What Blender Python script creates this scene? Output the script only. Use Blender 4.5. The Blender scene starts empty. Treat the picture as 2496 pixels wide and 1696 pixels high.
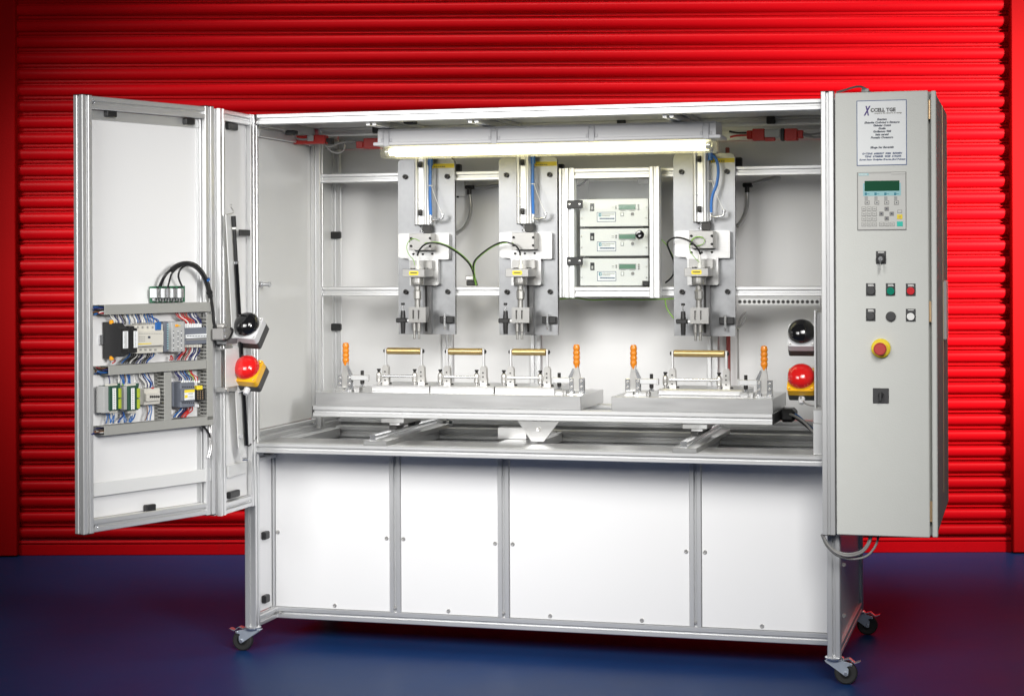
import bpy, math, random
from mathutils import Vector, Matrix
random.seed(11)
R = math.radians
S = bpy.context.scene
COL = S.collection

# ------------------------------------------------------------------ camera
F = 4512.0; TH = R(15.57); ROLL = R(0.25); CX, CY = 1248.0, 645.0
CAM = Vector((2.8216, -6.5074, 1.466))
cd = bpy.data.cameras.new('camera'); co = bpy.data.objects.new('camera', cd); COL.objects.link(co)
cd.sensor_width = 36.0; cd.lens = F / 2496 * 36; cd.shift_y = (CY - 848) / 2496
cd.clip_start = 0.1; cd.clip_end = 60
co.matrix_world = Matrix.Translation(CAM) @ Matrix.Rotation(TH, 4, 'Z') @ Matrix.Rotation(R(90), 4, 'X') @ Matrix.Rotation(-ROLL, 4, 'Z')
S.camera = co

# ------------------------------------------------------------------ studio light
w = bpy.data.worlds.new('World'); S.world = w; w.use_nodes = True
bg = w.node_tree.nodes['Background']; bg.inputs[0].default_value = (0.95, 0.97, 1.0, 1); bg.inputs[1].default_value = 0.04

def area(name, loc, target, sx, sy, power, col=(1, 1, 1), spread=180):
    l = bpy.data.lights.new(name, 'AREA'); l.shape = 'RECTANGLE'; l.size = sx; l.size_y = sy
    l.energy = power; l.color = col; l.spread = R(spread)
    o = bpy.data.objects.new(name, l); COL.objects.link(o); o.location = loc
    o.rotation_euler = (Vector(target) - Vector(loc)).to_track_quat('-Z', 'Y').to_euler()
    return o
area('key_softbox', (2.75, -4.0, 3.2), (1.25, 0.2, 0.75), 2.2, 1.8, 22.5, (1.0, 0.985, 0.955), 52)
area('fill_softbox', (-0.3, -4.7, 2.7), (0.8, 0.3, 0.85), 2.2, 1.8, 18, (1.0, 0.99, 0.97), 54)
area('added_door_fill', (4.4, -4.4, 2.3), (-0.10, -0.35, 1.25), 1.0, 1.0, 11.5, (1.0, 0.985, 0.96), 38)  # lamp added to brighten the door and left wall, no known source
area('shutter_lamp', (5.1, 0.9, 2.4), (2.6, 3.2, 1.6), 0.5, 1.0, 62, (1.0, 0.92, 0.88), 58)
area('added_shutter_fill', (-2.1, -0.25, 2.4), (-1.0, 2.35, 1.0), 0.4, 1.0, 15, (1.0, 0.92, 0.88), 60)  # extra lamp put in to lift the dim left part of the shutter
area('shutter_top_lamp', (0.9, 1.35, 4.3), (0.5, 2.62, 1.75), 3.4, 0.5, 20, (1.0, 0.92, 0.88), 62)
S.view_settings.view_transform = 'Standard'; S.view_settings.look = 'None'
S.view_settings.gamma = 1.0; S.view_settings.use_curve_mapping = False
S.view_settings.exposure = 0.0
S.render.engine = 'CYCLES'; S.cycles.max_bounces = 8; S.cycles.transparent_max_bounces = 12

# ------------------------------------------------------------------ picture measuring: a pixel of the photograph on a plane at a real depth
_r = Vector((math.cos(TH), math.sin(TH), 0)); _v = Vector((-math.sin(TH), math.cos(TH), 0)); _u = Vector((0, 0, 1))
def ray(px, py):
    a = px - CX; b = CY - py; c, s = math.cos(ROLL), math.sin(ROLL)
    return _r * ((a * c + b * s) / F) + _v + _u * ((-a * s + b * c) / F)
def at(p, y):
    d = ray(*p); return CAM + d * ((y - CAM.y) / d.y)
def atx(p, x):
    d = ray(*p); return CAM + d * ((x - CAM.x) / d.x)
def K(ox, oy, s): return lambda x, y: (ox + x / s, oy + y / s)
def rect(k, x0, y0, x1, y1, y):
    m = (x0 + x1) / 2; n = (y0 + y1) / 2
    return at(k(x0, n), y).x, at(k(x1, n), y).x, at(k(m, y1), y).z, at(k(m, y0), y).z

# ------------------------------------------------------------------ mesh building
class MB:
    def __init__(s, M=None): s.v = []; s.f = []; s.sm = []; s.M = M
    def add(s, vs, fs, smooth=False):
        b = len(s.v)
        s.v += [tuple(s.M @ Vector(p)) for p in vs] if s.M else [tuple(p) for p in vs]
        s.f += [tuple(i + b for i in f) for f in fs]; s.sm += [smooth] * len(fs); return s
    def box(s, x0, x1, y0, y1, z0, z1, c=0.0):
        if x0 > x1: x0, x1 = x1, x0
        if y0 > y1: y0, y1 = y1, y0
        if z0 > z1: z0, z1 = z1, z0
        c = min(c, (x1 - x0) * .45, (y1 - y0) * .45, (z1 - z0) * .45)
        if c <= 0:
            vs = [(x, y, z) for x in (x0, x1) for y in (y0, y1) for z in (z0, z1)]
            return s.add(vs, [(0, 1, 3, 2), (4, 6, 7, 5), (0, 4, 5, 1), (2, 3, 7, 6), (0, 2, 6, 4), (1, 5, 7, 3)])
        vs = []; idx = {}
        for i, X in enumerate((x0, x1)):
            for j, Y in enumerate((y0, y1)):
                for k, Z in enumerate((z0, z1)):
                    sx, sy, sz = (1, -1)[i], (1, -1)[j], (1, -1)[k]
                    for a in range(3):
                        p = [X + sx * c, Y + sy * c, Z + sz * c]; p[a] = (X, Y, Z)[a]
                        idx[(i, j, k, a)] = len(vs); vs.append(tuple(p))
        I = lambda i, j, k, a: idx[(i, j, k, a)]
        fs = []
        for e in (0, 1):
            fs.append([I(e, 0, 0, 0), I(e, 1, 0, 0), I(e, 1, 1, 0), I(e, 0, 1, 0)])
            fs.append([I(0, e, 0, 1), I(1, e, 0, 1), I(1, e, 1, 1), I(0, e, 1, 1)])
            fs.append([I(0, 0, e, 2), I(1, 0, e, 2), I(1, 1, e, 2), I(0, 1, e, 2)])
        for p in (0, 1):
            for q in (0, 1):
                fs.append([I(p, q, 0, 0), I(p, q, 1, 0), I(p, q, 1, 1), I(p, q, 0, 1)])
                fs.append([I(p, 0, q, 0), I(p, 1, q, 0), I(p, 1, q, 2), I(p, 0, q, 2)])
                fs.append([I(0, p, q, 1), I(1, p, q, 1), I(1, p, q, 2), I(0, p, q, 2)])
        for i in (0, 1):
            for j in (0, 1):
                for k in (0, 1): fs.append([I(i, j, k, 0), I(i, j, k, 1), I(i, j, k, 2)])
        cen = Vector(((x0 + x1) / 2, (y0 + y1) / 2, (z0 + z1) / 2)); out = []
        for f in fs:
            a, b, d = (Vector(vs[f[n]]) for n in range(3))
            fc = sum((Vector(vs[n]) for n in f), Vector()) / len(f)
            out.append(tuple(f) if (b - a).cross(d - a).dot(fc - cen) > 0 else tuple(reversed(f)))
        return s.add(vs, out)
    def lathe(s, prof, o, axis, n=24, smooth=True):
        o = Vector(o); a = Vector(axis).normalized(); t = Vector((0, 0, 1)) if abs(a.z) < .9 else Vector((1, 0, 0))
        e1 = a.cross(t).normalized(); e2 = a.cross(e1)
        P = lambda r, h, i: o + a * h + (e1 * math.cos(2 * math.pi * i / n) + e2 * math.sin(2 * math.pi * i / n)) * r
        for (r0, h0), (r1, h1) in zip(prof, prof[1:]):
            if r0 < 1e-6 and r1 < 1e-6: continue
            flat = abs(h1 - h0) < 1e-6
            if r0 < 1e-6:
                vs = [P(r1, h1, i) for i in range(n)] + [o + a * h0]
                s.add(vs, [(i, (i + 1) % n, n) for i in range(n)], smooth and not flat)
            elif r1 < 1e-6:
                vs = [P(r0, h0, i) for i in range(n)] + [o + a * h1]
                s.add(vs, [((i + 1) % n, i, n) for i in range(n)], smooth and not flat)
            else:
                vs = [P(r0, h0, i) for i in range(n)] + [P(r1, h1, i) for i in range(n)]
                s.add(vs, [((i + 1) % n, i, n + i, n + (i + 1) % n) for i in range(n)], smooth and not flat)
        return s
    def cyl(s, p0, p1, r, r2=None, n=20):
        p0 = Vector(p0); p1 = Vector(p1); L = (p1 - p0).length; r2 = r if r2 is None else r2
        return s.lathe([(0, 0), (r, 0), (r2, L), (0, L)], p0, p1 - p0, n)
    def dome(s, o, axis, r, h, n=32, k=10):
        pr = [(r * math.cos(i / k * math.pi / 2), h * math.sin(i / k * math.pi / 2)) for i in range(k + 1)]; pr[-1] = (0, h)
        o = Vector(o); a = Vector(axis).normalized(); t = Vector((0, 0, 1)) if abs(a.z) < .9 else Vector((1, 0, 0))
        e1 = a.cross(t).normalized(); e2 = a.cross(e1); vs = []; fs = []
        for (q, hh) in pr[:-1]:
            vs += [o + a * hh + (e1 * math.cos(2 * math.pi * i / n) + e2 * math.sin(2 * math.pi * i / n)) * q for i in range(n)]
        vs.append(o + a * h); T = len(vs) - 1
        for j in range(k - 1): fs += [(j * n + (i + 1) % n, j * n + i, (j + 1) * n + i, (j + 1) * n + (i + 1) % n) for i in range(n)]
        fs += [((k - 1) * n + (i + 1) % n, (k - 1) * n + i, T) for i in range(n)]
        return s.add(vs, fs, True)
    def tube(s, pts, r, n=8, sub=6):
        P = [Vector(p) for p in pts]
        if len(P) > 2 and sub > 1:
            Q = []
            for i in range(len(P) - 1):
                a = P[max(i - 1, 0)]; b = P[i]; c = P[i + 1]; d = P[min(i + 2, len(P) - 1)]
                for j in range(sub):
                    t = j / sub
                    Q.append(.5 * ((2 * b) + (c - a) * t + (2 * a - 5 * b + 4 * c - d) * t * t + (3 * b - a - 3 * c + d) * t ** 3))
            Q.append(P[-1]); P = Q
        e = None; vs = []; fs = []
        for i, p in enumerate(P):
            t = (P[min(i + 1, len(P) - 1)] - P[max(i - 1, 0)]).normalized()
            if e is None: e = t.orthogonal().normalized()
            e = (e - t * e.dot(t)).normalized(); g = t.cross(e)
            vs += [p + (e * math.cos(2 * math.pi * k / n) + g * math.sin(2 * math.pi * k / n)) * r for k in range(n)]
        for i in range(len(P) - 1):
            for k in range(n):
                fs.append((i * n + k, i * n + (k + 1) % n, (i + 1) * n + (k + 1) % n, (i + 1) * n + k))
        s.add(vs, fs, True)
        m = len(P) - 1
        s.add(vs[:n], [tuple(reversed(range(n)))]); s.add(vs[m * n:], [tuple(range(n))]); return s
    def prism(s, poly, o, ex, ey, ez, d):
        """polygon (a,b) in the ex/ey plane through o, extruded d along ez"""
        o, ex, ey, ez = (Vector(q) for q in (o, ex, ey, ez)); n = len(poly)
        vs = [o + ex * a + ey * b for a, b in poly] + [o + ex * a + ey * b + ez * d for a, b in poly]
        ar = sum(poly[i][0] * poly[(i + 1) % n][1] - poly[(i + 1) % n][0] * poly[i][1] for i in range(n))
        flip = (ar > 0) == ((ex.cross(ey)).dot(ez) * d > 0)
        c0 = tuple(range(n)); c1 = tuple(range(n, 2 * n))
        fs = [tuple(reversed(c0)) if flip else c0, c1 if flip else tuple(reversed(c1))]
        for i in range(n):
            q = (i, (i + 1) % n, n + (i + 1) % n, n + i); fs.append(q if flip else tuple(reversed(q)))
        return s.add(vs, fs)
    def tslot(s, axis, a0, a1, u0, u1, w0, w1):
        """slotted aluminium extrusion along axis x/y/z between a0..a1 filling u0..u1, w0..w1 of the other two axes"""
        U = u1 - u0; W = w1 - w0; c = .0022; g = .0048; L = .0065; d = .012; l = .0022
        def side(n):                       # one side, running along +t, outward = -b ; returns (t,b) with b inward depth
            return [(c, 0), (n / 2 - L, 0), (n / 2 - g, l), (n / 2 - g, d), (n / 2 + g, d), (n / 2 + g, l), (n / 2 + L, 0), (n - c, 0)]
        poly = [(t, b) for t, b in side(U)] + [(U - b, t) for t, b in side(W)] + [(U - t, W - b) for t, b in side(U)] + [(b, W - t) for t, b in side(W)]
        E = {'x': Vector((1, 0, 0)), 'y': Vector((0, 1, 0)), 'z': Vector((0, 0, 1))}
        o = {'x': 'yz', 'y': 'xz', 'z': 'xy'}[axis]
        base = E[axis] * a0 + E[o[0]] * u0 + E[o[1]] * w0
        return s.prism(poly, base, E[o[0]], E[o[1]], E[axis], a1 - a0)
    def mesh(s, name):
        m = bpy.data.meshes.new(name); m.from_pydata(s.v, [], s.f)
        m.polygons.foreach_set('use_smooth', s.sm); m.update(); return m

LOC = {}
def thing(name, label, cat, loc=(0, 0, 0), group=None):
    o = bpy.data.objects.new(name, None); COL.objects.link(o); o.location = loc; o.empty_display_size = .05
    LOC[o.name] = Vector(loc); o['label'] = label; o['category'] = cat
    if group: o['group'] = group
    return o
def obj(name, mb, m, parent=None, label=None):
    me = mb.mesh(name) if isinstance(mb, MB) else mb
    if m is not None and not me.materials: me.materials.append(m)
    o = bpy.data.objects.new(name, me); COL.objects.link(o)
    if parent is not None:
        o.parent = parent
        if parent.name in LOC: o.matrix_parent_inverse = Matrix.Translation(LOC[parent.name]).inverted()
    if label: o['label'] = label
    return o
def tag(o, label, cat, group=None):
    o['label'] = label; o['category'] = cat
    if group: o['group'] = group
    return o
def dup(root, off, label, group=None):
    r = root.copy(); COL.objects.link(r); r.location = root.location + Vector(off); r['label'] = label
    if group: r['group'] = group
    for ch in root.children:
        c = ch.copy(); COL.objects.link(c); c.parent = r; c.matrix_parent_inverse = ch.matrix_parent_inverse.copy()
        for g in ch.children:
            d = g.copy(); COL.objects.link(d); d.parent = c
    return r
def bx(name, m, parent, x0, x1, y0, y1, z0, z1, c=.0008): return obj(name, MB().box(x0, x1, y0, y1, z0, z1, c), m, parent)
def pb(name, m, parent, k, x0, y0, x1, y1, y, d, c=.0008):
    a, b, lo, hi = rect(k, x0, y0, x1, y1, y); return bx(name, m, parent, a, b, y, y + d, lo, hi, c)
def txt(body, size, loc, m, parent, name='lettering', align='CENTER', shear=0.0, ext=.00015, rz=0.0, M=None, sx=1.0, bold=.05):
    c = bpy.data.curves.new(name, 'FONT'); c.body = body; c.size = size; c.align_x = align; c.align_y = 'CENTER'
    c.shear = shear; c.extrude = ext; c.resolution_u = 2; c.offset = size * bold
    t = bpy.data.objects.new(name, c); COL.objects.link(t)
    me = bpy.data.meshes.new_from_object(t.evaluated_get(bpy.context.evaluated_depsgraph_get()))
    bpy.data.objects.remove(t); bpy.data.curves.remove(c)
    A = (Matrix.Translation(loc) @ Matrix.Rotation(rz, 4, 'Z') if M is None else M) @ Matrix.Rotation(R(90), 4, 'X') @ Matrix.Scale(sx, 4, (1, 0, 0))
    me.transform(A); return obj(name, me, m, parent)

# ------------------------------------------------------------------ materials
def mat(name, col, rough=.5, metal=0.0, bump=None, var=0.0, coat=0.0, spec=.5, vscale=6.0, stretch=None):
    m = bpy.data.materials.new(name); m.use_nodes = True; nt = m.node_tree; N = nt.nodes; L = nt.links
    p = N['Principled BSDF']; p.inputs['Base Color'].default_value = (*col, 1); p.inputs['Roughness'].default_value = rough
    p.inputs['Metallic'].default_value = metal; p.inputs['Coat Weight'].default_value = coat; p.inputs['Specular IOR Level'].default_value = spec
    if bump or var:
        tc = N.new('ShaderNodeTexCoord'); src = tc.outputs['Object']
        if stretch:
            mp = N.new('ShaderNodeMapping'); mp.inputs['Scale'].default_value = stretch; L.new(src, mp.inputs[0]); src = mp.outputs[0]
        if bump:
            n = N.new('ShaderNodeTexNoise'); n.inputs['Scale'].default_value = bump[0]; n.inputs['Detail'].default_value = 3
            L.new(src, n.inputs['Vector']); b = N.new('ShaderNodeBump'); b.inputs['Strength'].default_value = bump[1]
            b.inputs['Distance'].default_value = bump[2] if len(bump) > 2 else .001
            L.new(n.outputs['Fac'], b.inputs['Height']); L.new(b.outputs[0], p.inputs['Normal'])
        if var:
            n = N.new('ShaderNodeTexNoise'); n.inputs['Scale'].default_value = vscale; n.inputs['Detail'].default_value = 5
            L.new(src, n.inputs['Vector']); mx = N.new('ShaderNodeMix'); mx.data_type = 'RGBA'
            mx.inputs[6].default_value = (*[c * (1 - var) for c in col], 1); mx.inputs[7].default_value = (*[min(1, c * (1 + var)) for c in col], 1)
            L.new(n.outputs['Fac'], mx.inputs[0]); L.new(mx.outputs[2], p.inputs['Base Color'])
            mr = N.new('ShaderNodeMapRange'); mr.inputs[3].default_value = max(.03, rough - var * .5); mr.inputs[4].default_value = min(1, rough + var * .5)
            L.new(n.outputs['Fac'], mr.inputs[0]); L.new(mr.outputs[0], p.inputs['Roughness'])
    return m
def emit(name, col, st):
    m = bpy.data.materials.new(name); m.use_nodes = True; p = m.node_tree.nodes['Principled BSDF']
    p.inputs['Base Color'].default_value = (*col, 1); p.inputs['Emission Color'].default_value = (*col, 1); p.inputs['Emission Strength'].default_value = st
    return m
def clear(name, tint=(1, 1, 1), gloss=.08, rough=.03, back=0.0):
    m = bpy.data.materials.new(name); m.use_nodes = True; nt = m.node_tree; N = nt.nodes; L = nt.links; N.remove(N['Principled BSDF'])
    t = N.new('ShaderNodeBsdfTransparent'); t.inputs[0].default_value = (*tint, 1)
    g = N.new('ShaderNodeBsdfGlossy'); g.inputs['Roughness'].default_value = rough
    fr = N.new('ShaderNodeFresnel'); fr.inputs[0].default_value = 1.45
    ml = N.new('ShaderNodeMath'); ml.operation = 'MULTIPLY_ADD'; ml.inputs[1].default_value = .15; ml.inputs[2].default_value = gloss * .1; L.new(fr.outputs[0], ml.inputs[0])
    mx = N.new('ShaderNodeMixShader'); L.new(ml.outputs[0], mx.inputs[0]); L.new(t.outputs[0], mx.inputs[1]); L.new(g.outputs[0], mx.inputs[2])
    out = mx
    if back:
        tr = N.new('ShaderNodeBsdfTranslucent'); tr.inputs[0].default_value = (*tint, 1)
        m2 = N.new('ShaderNodeMixShader'); m2.inputs[0].default_value = back; L.new(mx.outputs[0], m2.inputs[1]); L.new(tr.outputs[0], m2.inputs[2]); out = m2
    L.new(out.outputs[0], N['Material Output'].inputs[0]); return m

ALU = mat('anodised_aluminium', (.74, .745, .75), .38, .72, var=.05, vscale=3)
TRAYM = mat('brushed_tray', (.64, .64, .64), .32, .8, bump=(60, .08, .0006), var=.08, vscale=6, stretch=(1, 1, 12))
ALUM = mat('milled_aluminium', (.56, .56, .555), .33, .85, bump=(60, .12, .0006), var=.10, vscale=10, stretch=(1, 1, 14))
BLOCK = mat('brushed_block', (.36, .355, .345), .36, .85, bump=(60, .12, .0006), var=.10, vscale=10, stretch=(1, 1, 14))
PIN = mat('polished_steel', (.40, .395, .38), .36, .8, var=.1, vscale=30)
PLATE = mat('galvanised_plate', (.31, .315, .325), .36, .85, bump=(120, .10, .0004), var=.16, vscale=38)
STEEL = mat('turned_steel', (.62, .61, .59), .32, .72, var=.12, vscale=30)
CHROME = mat('bright_zinc', (.76, .77, .79), .22, .85, var=.08, vscale=40)
ZINC = mat('blue_zinc', (.60, .66, .74), .32, .6, var=.15, vscale=30)
DARKSTEEL = mat('blackened_steel', (.035, .034, .033), .35, .5, var=.2, vscale=50)
SLOTDARK = mat('grey_slide', (.22, .22, .225), .4, .7, var=.1)
WHITE = mat('white_laminate', (.82, .82, .825), .32, 0, bump=(18, .03, .002), var=.015, vscale=2)
PALE = mat('pale_grey_laminate', (.72, .725, .72), .3, 0, var=.02, vscale=2)
BACKP = mat('light_grey_laminate', (.80, .80, .80), .38, 0, var=.02, vscale=2)
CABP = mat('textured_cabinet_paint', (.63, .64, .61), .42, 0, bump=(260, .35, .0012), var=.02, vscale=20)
CABS = mat('cabinet_paint_shaded', (.42, .42, .395), .5, 0, spec=.25, bump=(300, .1, .0006), var=.02, vscale=20)  # cabinet paint darkened: shade of the unlit side put into the colour
FIXP = mat('fixture_plastic', (.62, .62, .635), .4, 0)
TRUNK = mat('grey_trunking', (.33, .33, .31), .5, 0, var=.03, vscale=10)
BLACK = mat('black_plastic', (.016, .016, .017), .42, 0, bump=(300, .1, .0005))
BLACKG = mat('black_gloss', (.008, .008, .009), .09, 0, coat=.6)
RUBBER = mat('black_rubber', (.02, .02, .019), .62, 0, bump=(90, .2, .001))
CABLE = mat('black_cable', (.015, .015, .016), .35)
GREYC = mat('grey_cable', (.26, .255, .25), .4)
SILVERC = mat('metal_conduit', (.50, .50, .50), .3, .75, bump=(500, .5, .0006))
RED = mat('red_gloss', (.62, .012, .012), .14, 0, coat=.4)
REDS = mat('red_switch_plastic', (.50, .022, .016), .4, 0)
YEL = mat('yellow_plastic', (.80, .42, .012), .3, 0)
YELL = mat('yellow_label', (.85, .66, .03), .45, 0)
ORANGE = mat('orange_grip', (.72, .225, .010), .30, 0, coat=.15)
BRASS = mat('gold_anodised', (.58, .42, .19), .34, .8, bump=(80, .08, .0004), var=.06, vscale=30, stretch=(.1, 3, 3))
BLUE = mat('blue_hose', (.03, .17, .55), .3)
GREENY = mat('green_wire', (.22, .45, .06), .4)
BRASSF = mat('brass_fitting', (.75, .52, .16), .3, .9)
HINGE = mat('brass_hinge', (.82, .58, .34), .35, .8)
BEIGE = mat('beige_module', (.62, .60, .54), .45)
GREYM = mat('grey_module', (.42, .425, .42), .5)
SLATE = mat('slate_module', (.15, .165, .20), .5)
GREENM = mat('green_module', (.02, .07, .045), .4)
PCB = mat('green_board', (.03, .13, .07), .4)
LIME = mat('lime_terminal', (.36, .44, .03), .45)
TEAL = mat('teal_key', (.02, .55, .44), .4)
LTEAL = mat('pale_teal_print', (.30, .56, .60), .45)
DTEAL = mat('teal_print', (.03, .22, .30), .45)
LCD = mat('green_display', (.012, .085, .042), .18)
LCD2 = mat('pale_green_display', (.10, .22, .15), .25)
PAPER = mat('white_label', (.83, .85, .86), .45)
INK = mat('dark_print', (.03, .04, .07), .5)
INKB = mat('blue_print', (.03, .06, .16), .5)
VIOLET = mat('violet_print', (.06, .03, .20), .5)
KEYG = mat('grey_key', (.30, .295, .28), .5)
HMI = mat('panel_foil', (.60, .60, .575), .4)
GREENB = mat('green_button', (.0, .22, .14), .25)
WBTN = mat('white_button', (.9, .9, .88), .25)
RBTN = mat('red_button', (.65, .02, .03), .28)
DGREY = mat('dark_grey_plastic', (.05, .05, .052), .45)
ORCLIP = mat('amber_clip', (.85, .36, .01), .4)
DARKIN = mat('dark_interior', (.05, .05, .05), .7)
WIRES = {'blue': mat('blue_wire', (.02, .12, .38), .4), 'navy': mat('navy_wire', (.02, .025, .12), .4), 'red': mat('red_wire', (.5, .02, .02), .4),
         'white': mat('white_wire', (.75, .75, .72), .45), 'black': mat('black_wire', (.02, .02, .02), .4), 'brown': mat('brown_wire', (.2, .1, .05), .45), 'green': GREENY}
ACRYL = clear('clear_acrylic', (.97, .98, .975))
DIFF = clear('clear_diffuser', (.97, .97, .94), back=.15)
TUBE = emit('fluorescent_glow', (1.0, .92, .55), 4.2)

def floor_mat():
    m = mat('blue_floor_paint', (.018, .05, .165), .3, 0, spec=.06, bump=(9, .06, .004))
    nt = m.node_tree; N = nt.nodes; L = nt.links; p = N['Principled BSDF']; tc = N.new('ShaderNodeTexCoord')
    n = N.new('ShaderNodeTexNoise'); n.inputs['Scale'].default_value = 1.6; n.inputs['Detail'].default_value = 9; n.inputs['Roughness'].default_value = .65
    L.new(tc.outputs['Object'], n.inputs['Vector'])
    r = N.new('ShaderNodeValToRGB'); r.color_ramp.elements[0].position = .3; r.color_ramp.elements[0].color = (.008, .033, .118, 1)
    r.color_ramp.elements[1].position = .75; r.color_ramp.elements[1].color = (.012, .045, .155, 1); L.new(n.outputs['Fac'], r.inputs[0])
    v = N.new('ShaderNodeTexNoise'); v.inputs['Scale'].default_value = 55; v.inputs['Detail'].default_value = 2; L.new(tc.outputs['Object'], v.inputs['Vector'])
    r2 = N.new('ShaderNodeValToRGB'); r2.color_ramp.elements[0].position = .73; r2.color_ramp.elements[1].position = .79; L.new(v.outputs['Fac'], r2.inputs[0])
    mx = N.new('ShaderNodeMix'); mx.data_type = 'RGBA'; mx.inputs[7].default_value = (.10, .12, .2, 1); L.new(r.outputs[0], mx.inputs[6])
    ml = N.new('ShaderNodeMath'); ml.operation = 'MULTIPLY'; ml.inputs[1].default_value = .5; L.new(r2.outputs[0], ml.inputs[0]); L.new(ml.outputs[0], mx.inputs[0])
    mp = N.new('ShaderNodeMapping'); mp.inputs['Scale'].default_value = (.6, 6, 1); mp.inputs['Rotation'].default_value = (0, 0, .5); L.new(tc.outputs['Object'], mp.inputs[0])
    sc = N.new('ShaderNodeTexNoise'); sc.inputs['Scale'].default_value = 7; sc.inputs['Detail'].default_value = 8; sc.inputs['Roughness'].default_value = .75; L.new(mp.outputs[0], sc.inputs['Vector'])
    r3 = N.new('ShaderNodeValToRGB'); r3.color_ramp.elements[0].position = .58; r3.color_ramp.elements[1].position = .80; r3.color_ramp.elements[1].color = (.4, .4, .4, 1); L.new(sc.outputs['Fac'], r3.inputs[0])
    m3 = N.new('ShaderNodeMix'); m3.data_type = 'RGBA'; m3.inputs[7].default_value = (.03, .075, .21, 1); L.new(mx.outputs[2], m3.inputs[6]); L.new(r3.outputs[0], m3.inputs[0])
    L.new(m3.outputs[2], p.inputs['Base Color'])
    mr = N.new('ShaderNodeMapRange'); mr.inputs[3].default_value = .34; mr.inputs[4].default_value = .50; L.new(n.outputs['Fac'], mr.inputs[0]); L.new(mr.outputs[0], p.inputs['Roughness'])
    return m
def shutter_mat():
    m = mat('red_shutter_paint', (.50, .0022, .006), .38, 0, spec=.07, bump=(5, .03, .004), var=.05, vscale=2.2, stretch=(2, 1, .6))
    nt = m.node_tree; N = nt.nodes; L = nt.links; p = N['Principled BSDF']; old = p.inputs['Base Color'].links[0].from_socket
    oi = N.new('ShaderNodeObjectInfo'); hv = N.new('ShaderNodeHueSaturation'); mr = N.new('ShaderNodeMapRange'); mr.inputs[3].default_value = .86; mr.inputs[4].default_value = 1.06
    L.new(oi.outputs['Random'], mr.inputs[0]); L.new(mr.outputs[0], hv.inputs['Value']); L.new(old, hv.inputs['Color'])
    tc = N.new('ShaderNodeTexCoord'); mp = N.new('ShaderNodeMapping'); mp.inputs['Scale'].default_value = (5, 1, .5); L.new(tc.outputs['Object'], mp.inputs[0])
    n = N.new('ShaderNodeTexNoise'); n.inputs['Scale'].default_value = 5; n.inputs['Detail'].default_value = 7; n.inputs['Roughness'].default_value = .7; L.new(mp.outputs[0], n.inputs['Vector'])
    r = N.new('ShaderNodeValToRGB'); r.color_ramp.elements[0].position = .60; r.color_ramp.elements[0].color = (0, 0, 0, 1); r.color_ramp.elements[1].position = .78; r.color_ramp.elements[1].color = (.45, .45, .45, 1); L.new(n.outputs['Fac'], r.inputs[0])
    mx = N.new('ShaderNodeMix'); mx.data_type = 'RGBA'; mx.inputs[7].default_value = (.16, .01, .012, 1); L.new(hv.outputs[0], mx.inputs[6]); L.new(r.outputs[0], mx.inputs[0]); L.new(mx.outputs[2], p.inputs['Base Color'])
    return m
SHUT = shutter_mat(); JAMB = mat('red_jamb_paint', (.36, .003, .004), .6, 0, spec=.05, bump=(14, .05, .003), var=.05, vscale=3)

# ------------------------------------------------------------------ setting: floor and roller shutter
fl = obj('floor', MB().add([(-9, -9, 0), (11, -9, 0), (11, 9, 0), (-9, 9, 0)], [(0, 1, 2, 3)]), floor_mat()); fl['kind'] = 'structure'

SA = R(15.2); S0 = Vector((.196, 2.518, 0))
MS = Matrix.Translation(S0) @ Matrix.Rotation(SA, 4, 'Z'); MSI = MS.inverted(); SN = Vector((-math.sin(SA), math.cos(SA), 0))
def sh(px, py):
    d = ray(px, py); return MSI @ (CAM + d * ((S0 - CAM).dot(SN) / d.dot(SN)))
shutter = thing('roller_shutter', 'large red roller shutter with horizontal ribbed slats behind the machine', 'roller shutter', S0)
xl = sh(44, 700).x; xr = sh(2462, 700).x
# one slat from the top down, (t, depth towards the viewer): bead, groove, broad curved face, undercut
bead = [(.005 + .095 * i / 6, -.010 + .0085 * math.sin(math.pi * i / 6) ** .6) for i in range(7)]
face = [(.205, -.018), (.207, -.006), (.215, .001), (.235, .0065), (.27, .0095), (.33, .0120), (.41, .0134), (.50, .0136), (.58, .0128), (.66, .0110), (.74, .0080), (.81, .0035), (.86, -.003), (.89, -.010), (.90, -.018)]
vs = []; fs = []; smooth = []
for seg, sm_ in (([(0, -.018), (.005, -.018)], False), ([(.005, -.018), (.005, -.010)], False), (bead, True), ([(.100, -.010), (.100, -.018)], False), ([(.100, -.018), (.205, -.018)], False), (face, True), ([(.90, -.018), (1, -.018)], False)):
    b0 = len(vs)
    for t, d in seg: vs += [(0, -d, -t), (1, -d, -t)]
    for q in range(len(seg) - 1): fs.append((b0 + 2 * q, b0 + 2 * q + 2, b0 + 2 * q + 3, b0 + 2 * q + 1)); smooth.append(sm_)
slat_mesh = bpy.data.meshes.new('slat'); slat_mesh.from_pydata(vs, [], fs)
slat_mesh.polygons.foreach_set('use_smooth', smooth); slat_mesh.materials.append(SHUT); slat_mesh.update()
gy = lambda n: -1.9 + 39.3 * n - .0193 * n * n
for n in range(-8, 34):
    z0 = sh(1248, gy(n)).z; z1 = sh(1248, gy(n + 1)).z
    o = bpy.data.objects.new('slat', slat_mesh); COL.objects.link(o); o.parent = shutter
    o.matrix_parent_inverse = Matrix.Translation(S0).inverted()
    o.matrix_basis = MS @ Matrix.Translation((xl, random.uniform(-.0012, .0012), z0)) @ Matrix.Diagonal((xr - xl, 1, z0 - z1, 1))
zb = sh(1248, gy(34)).z
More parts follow.
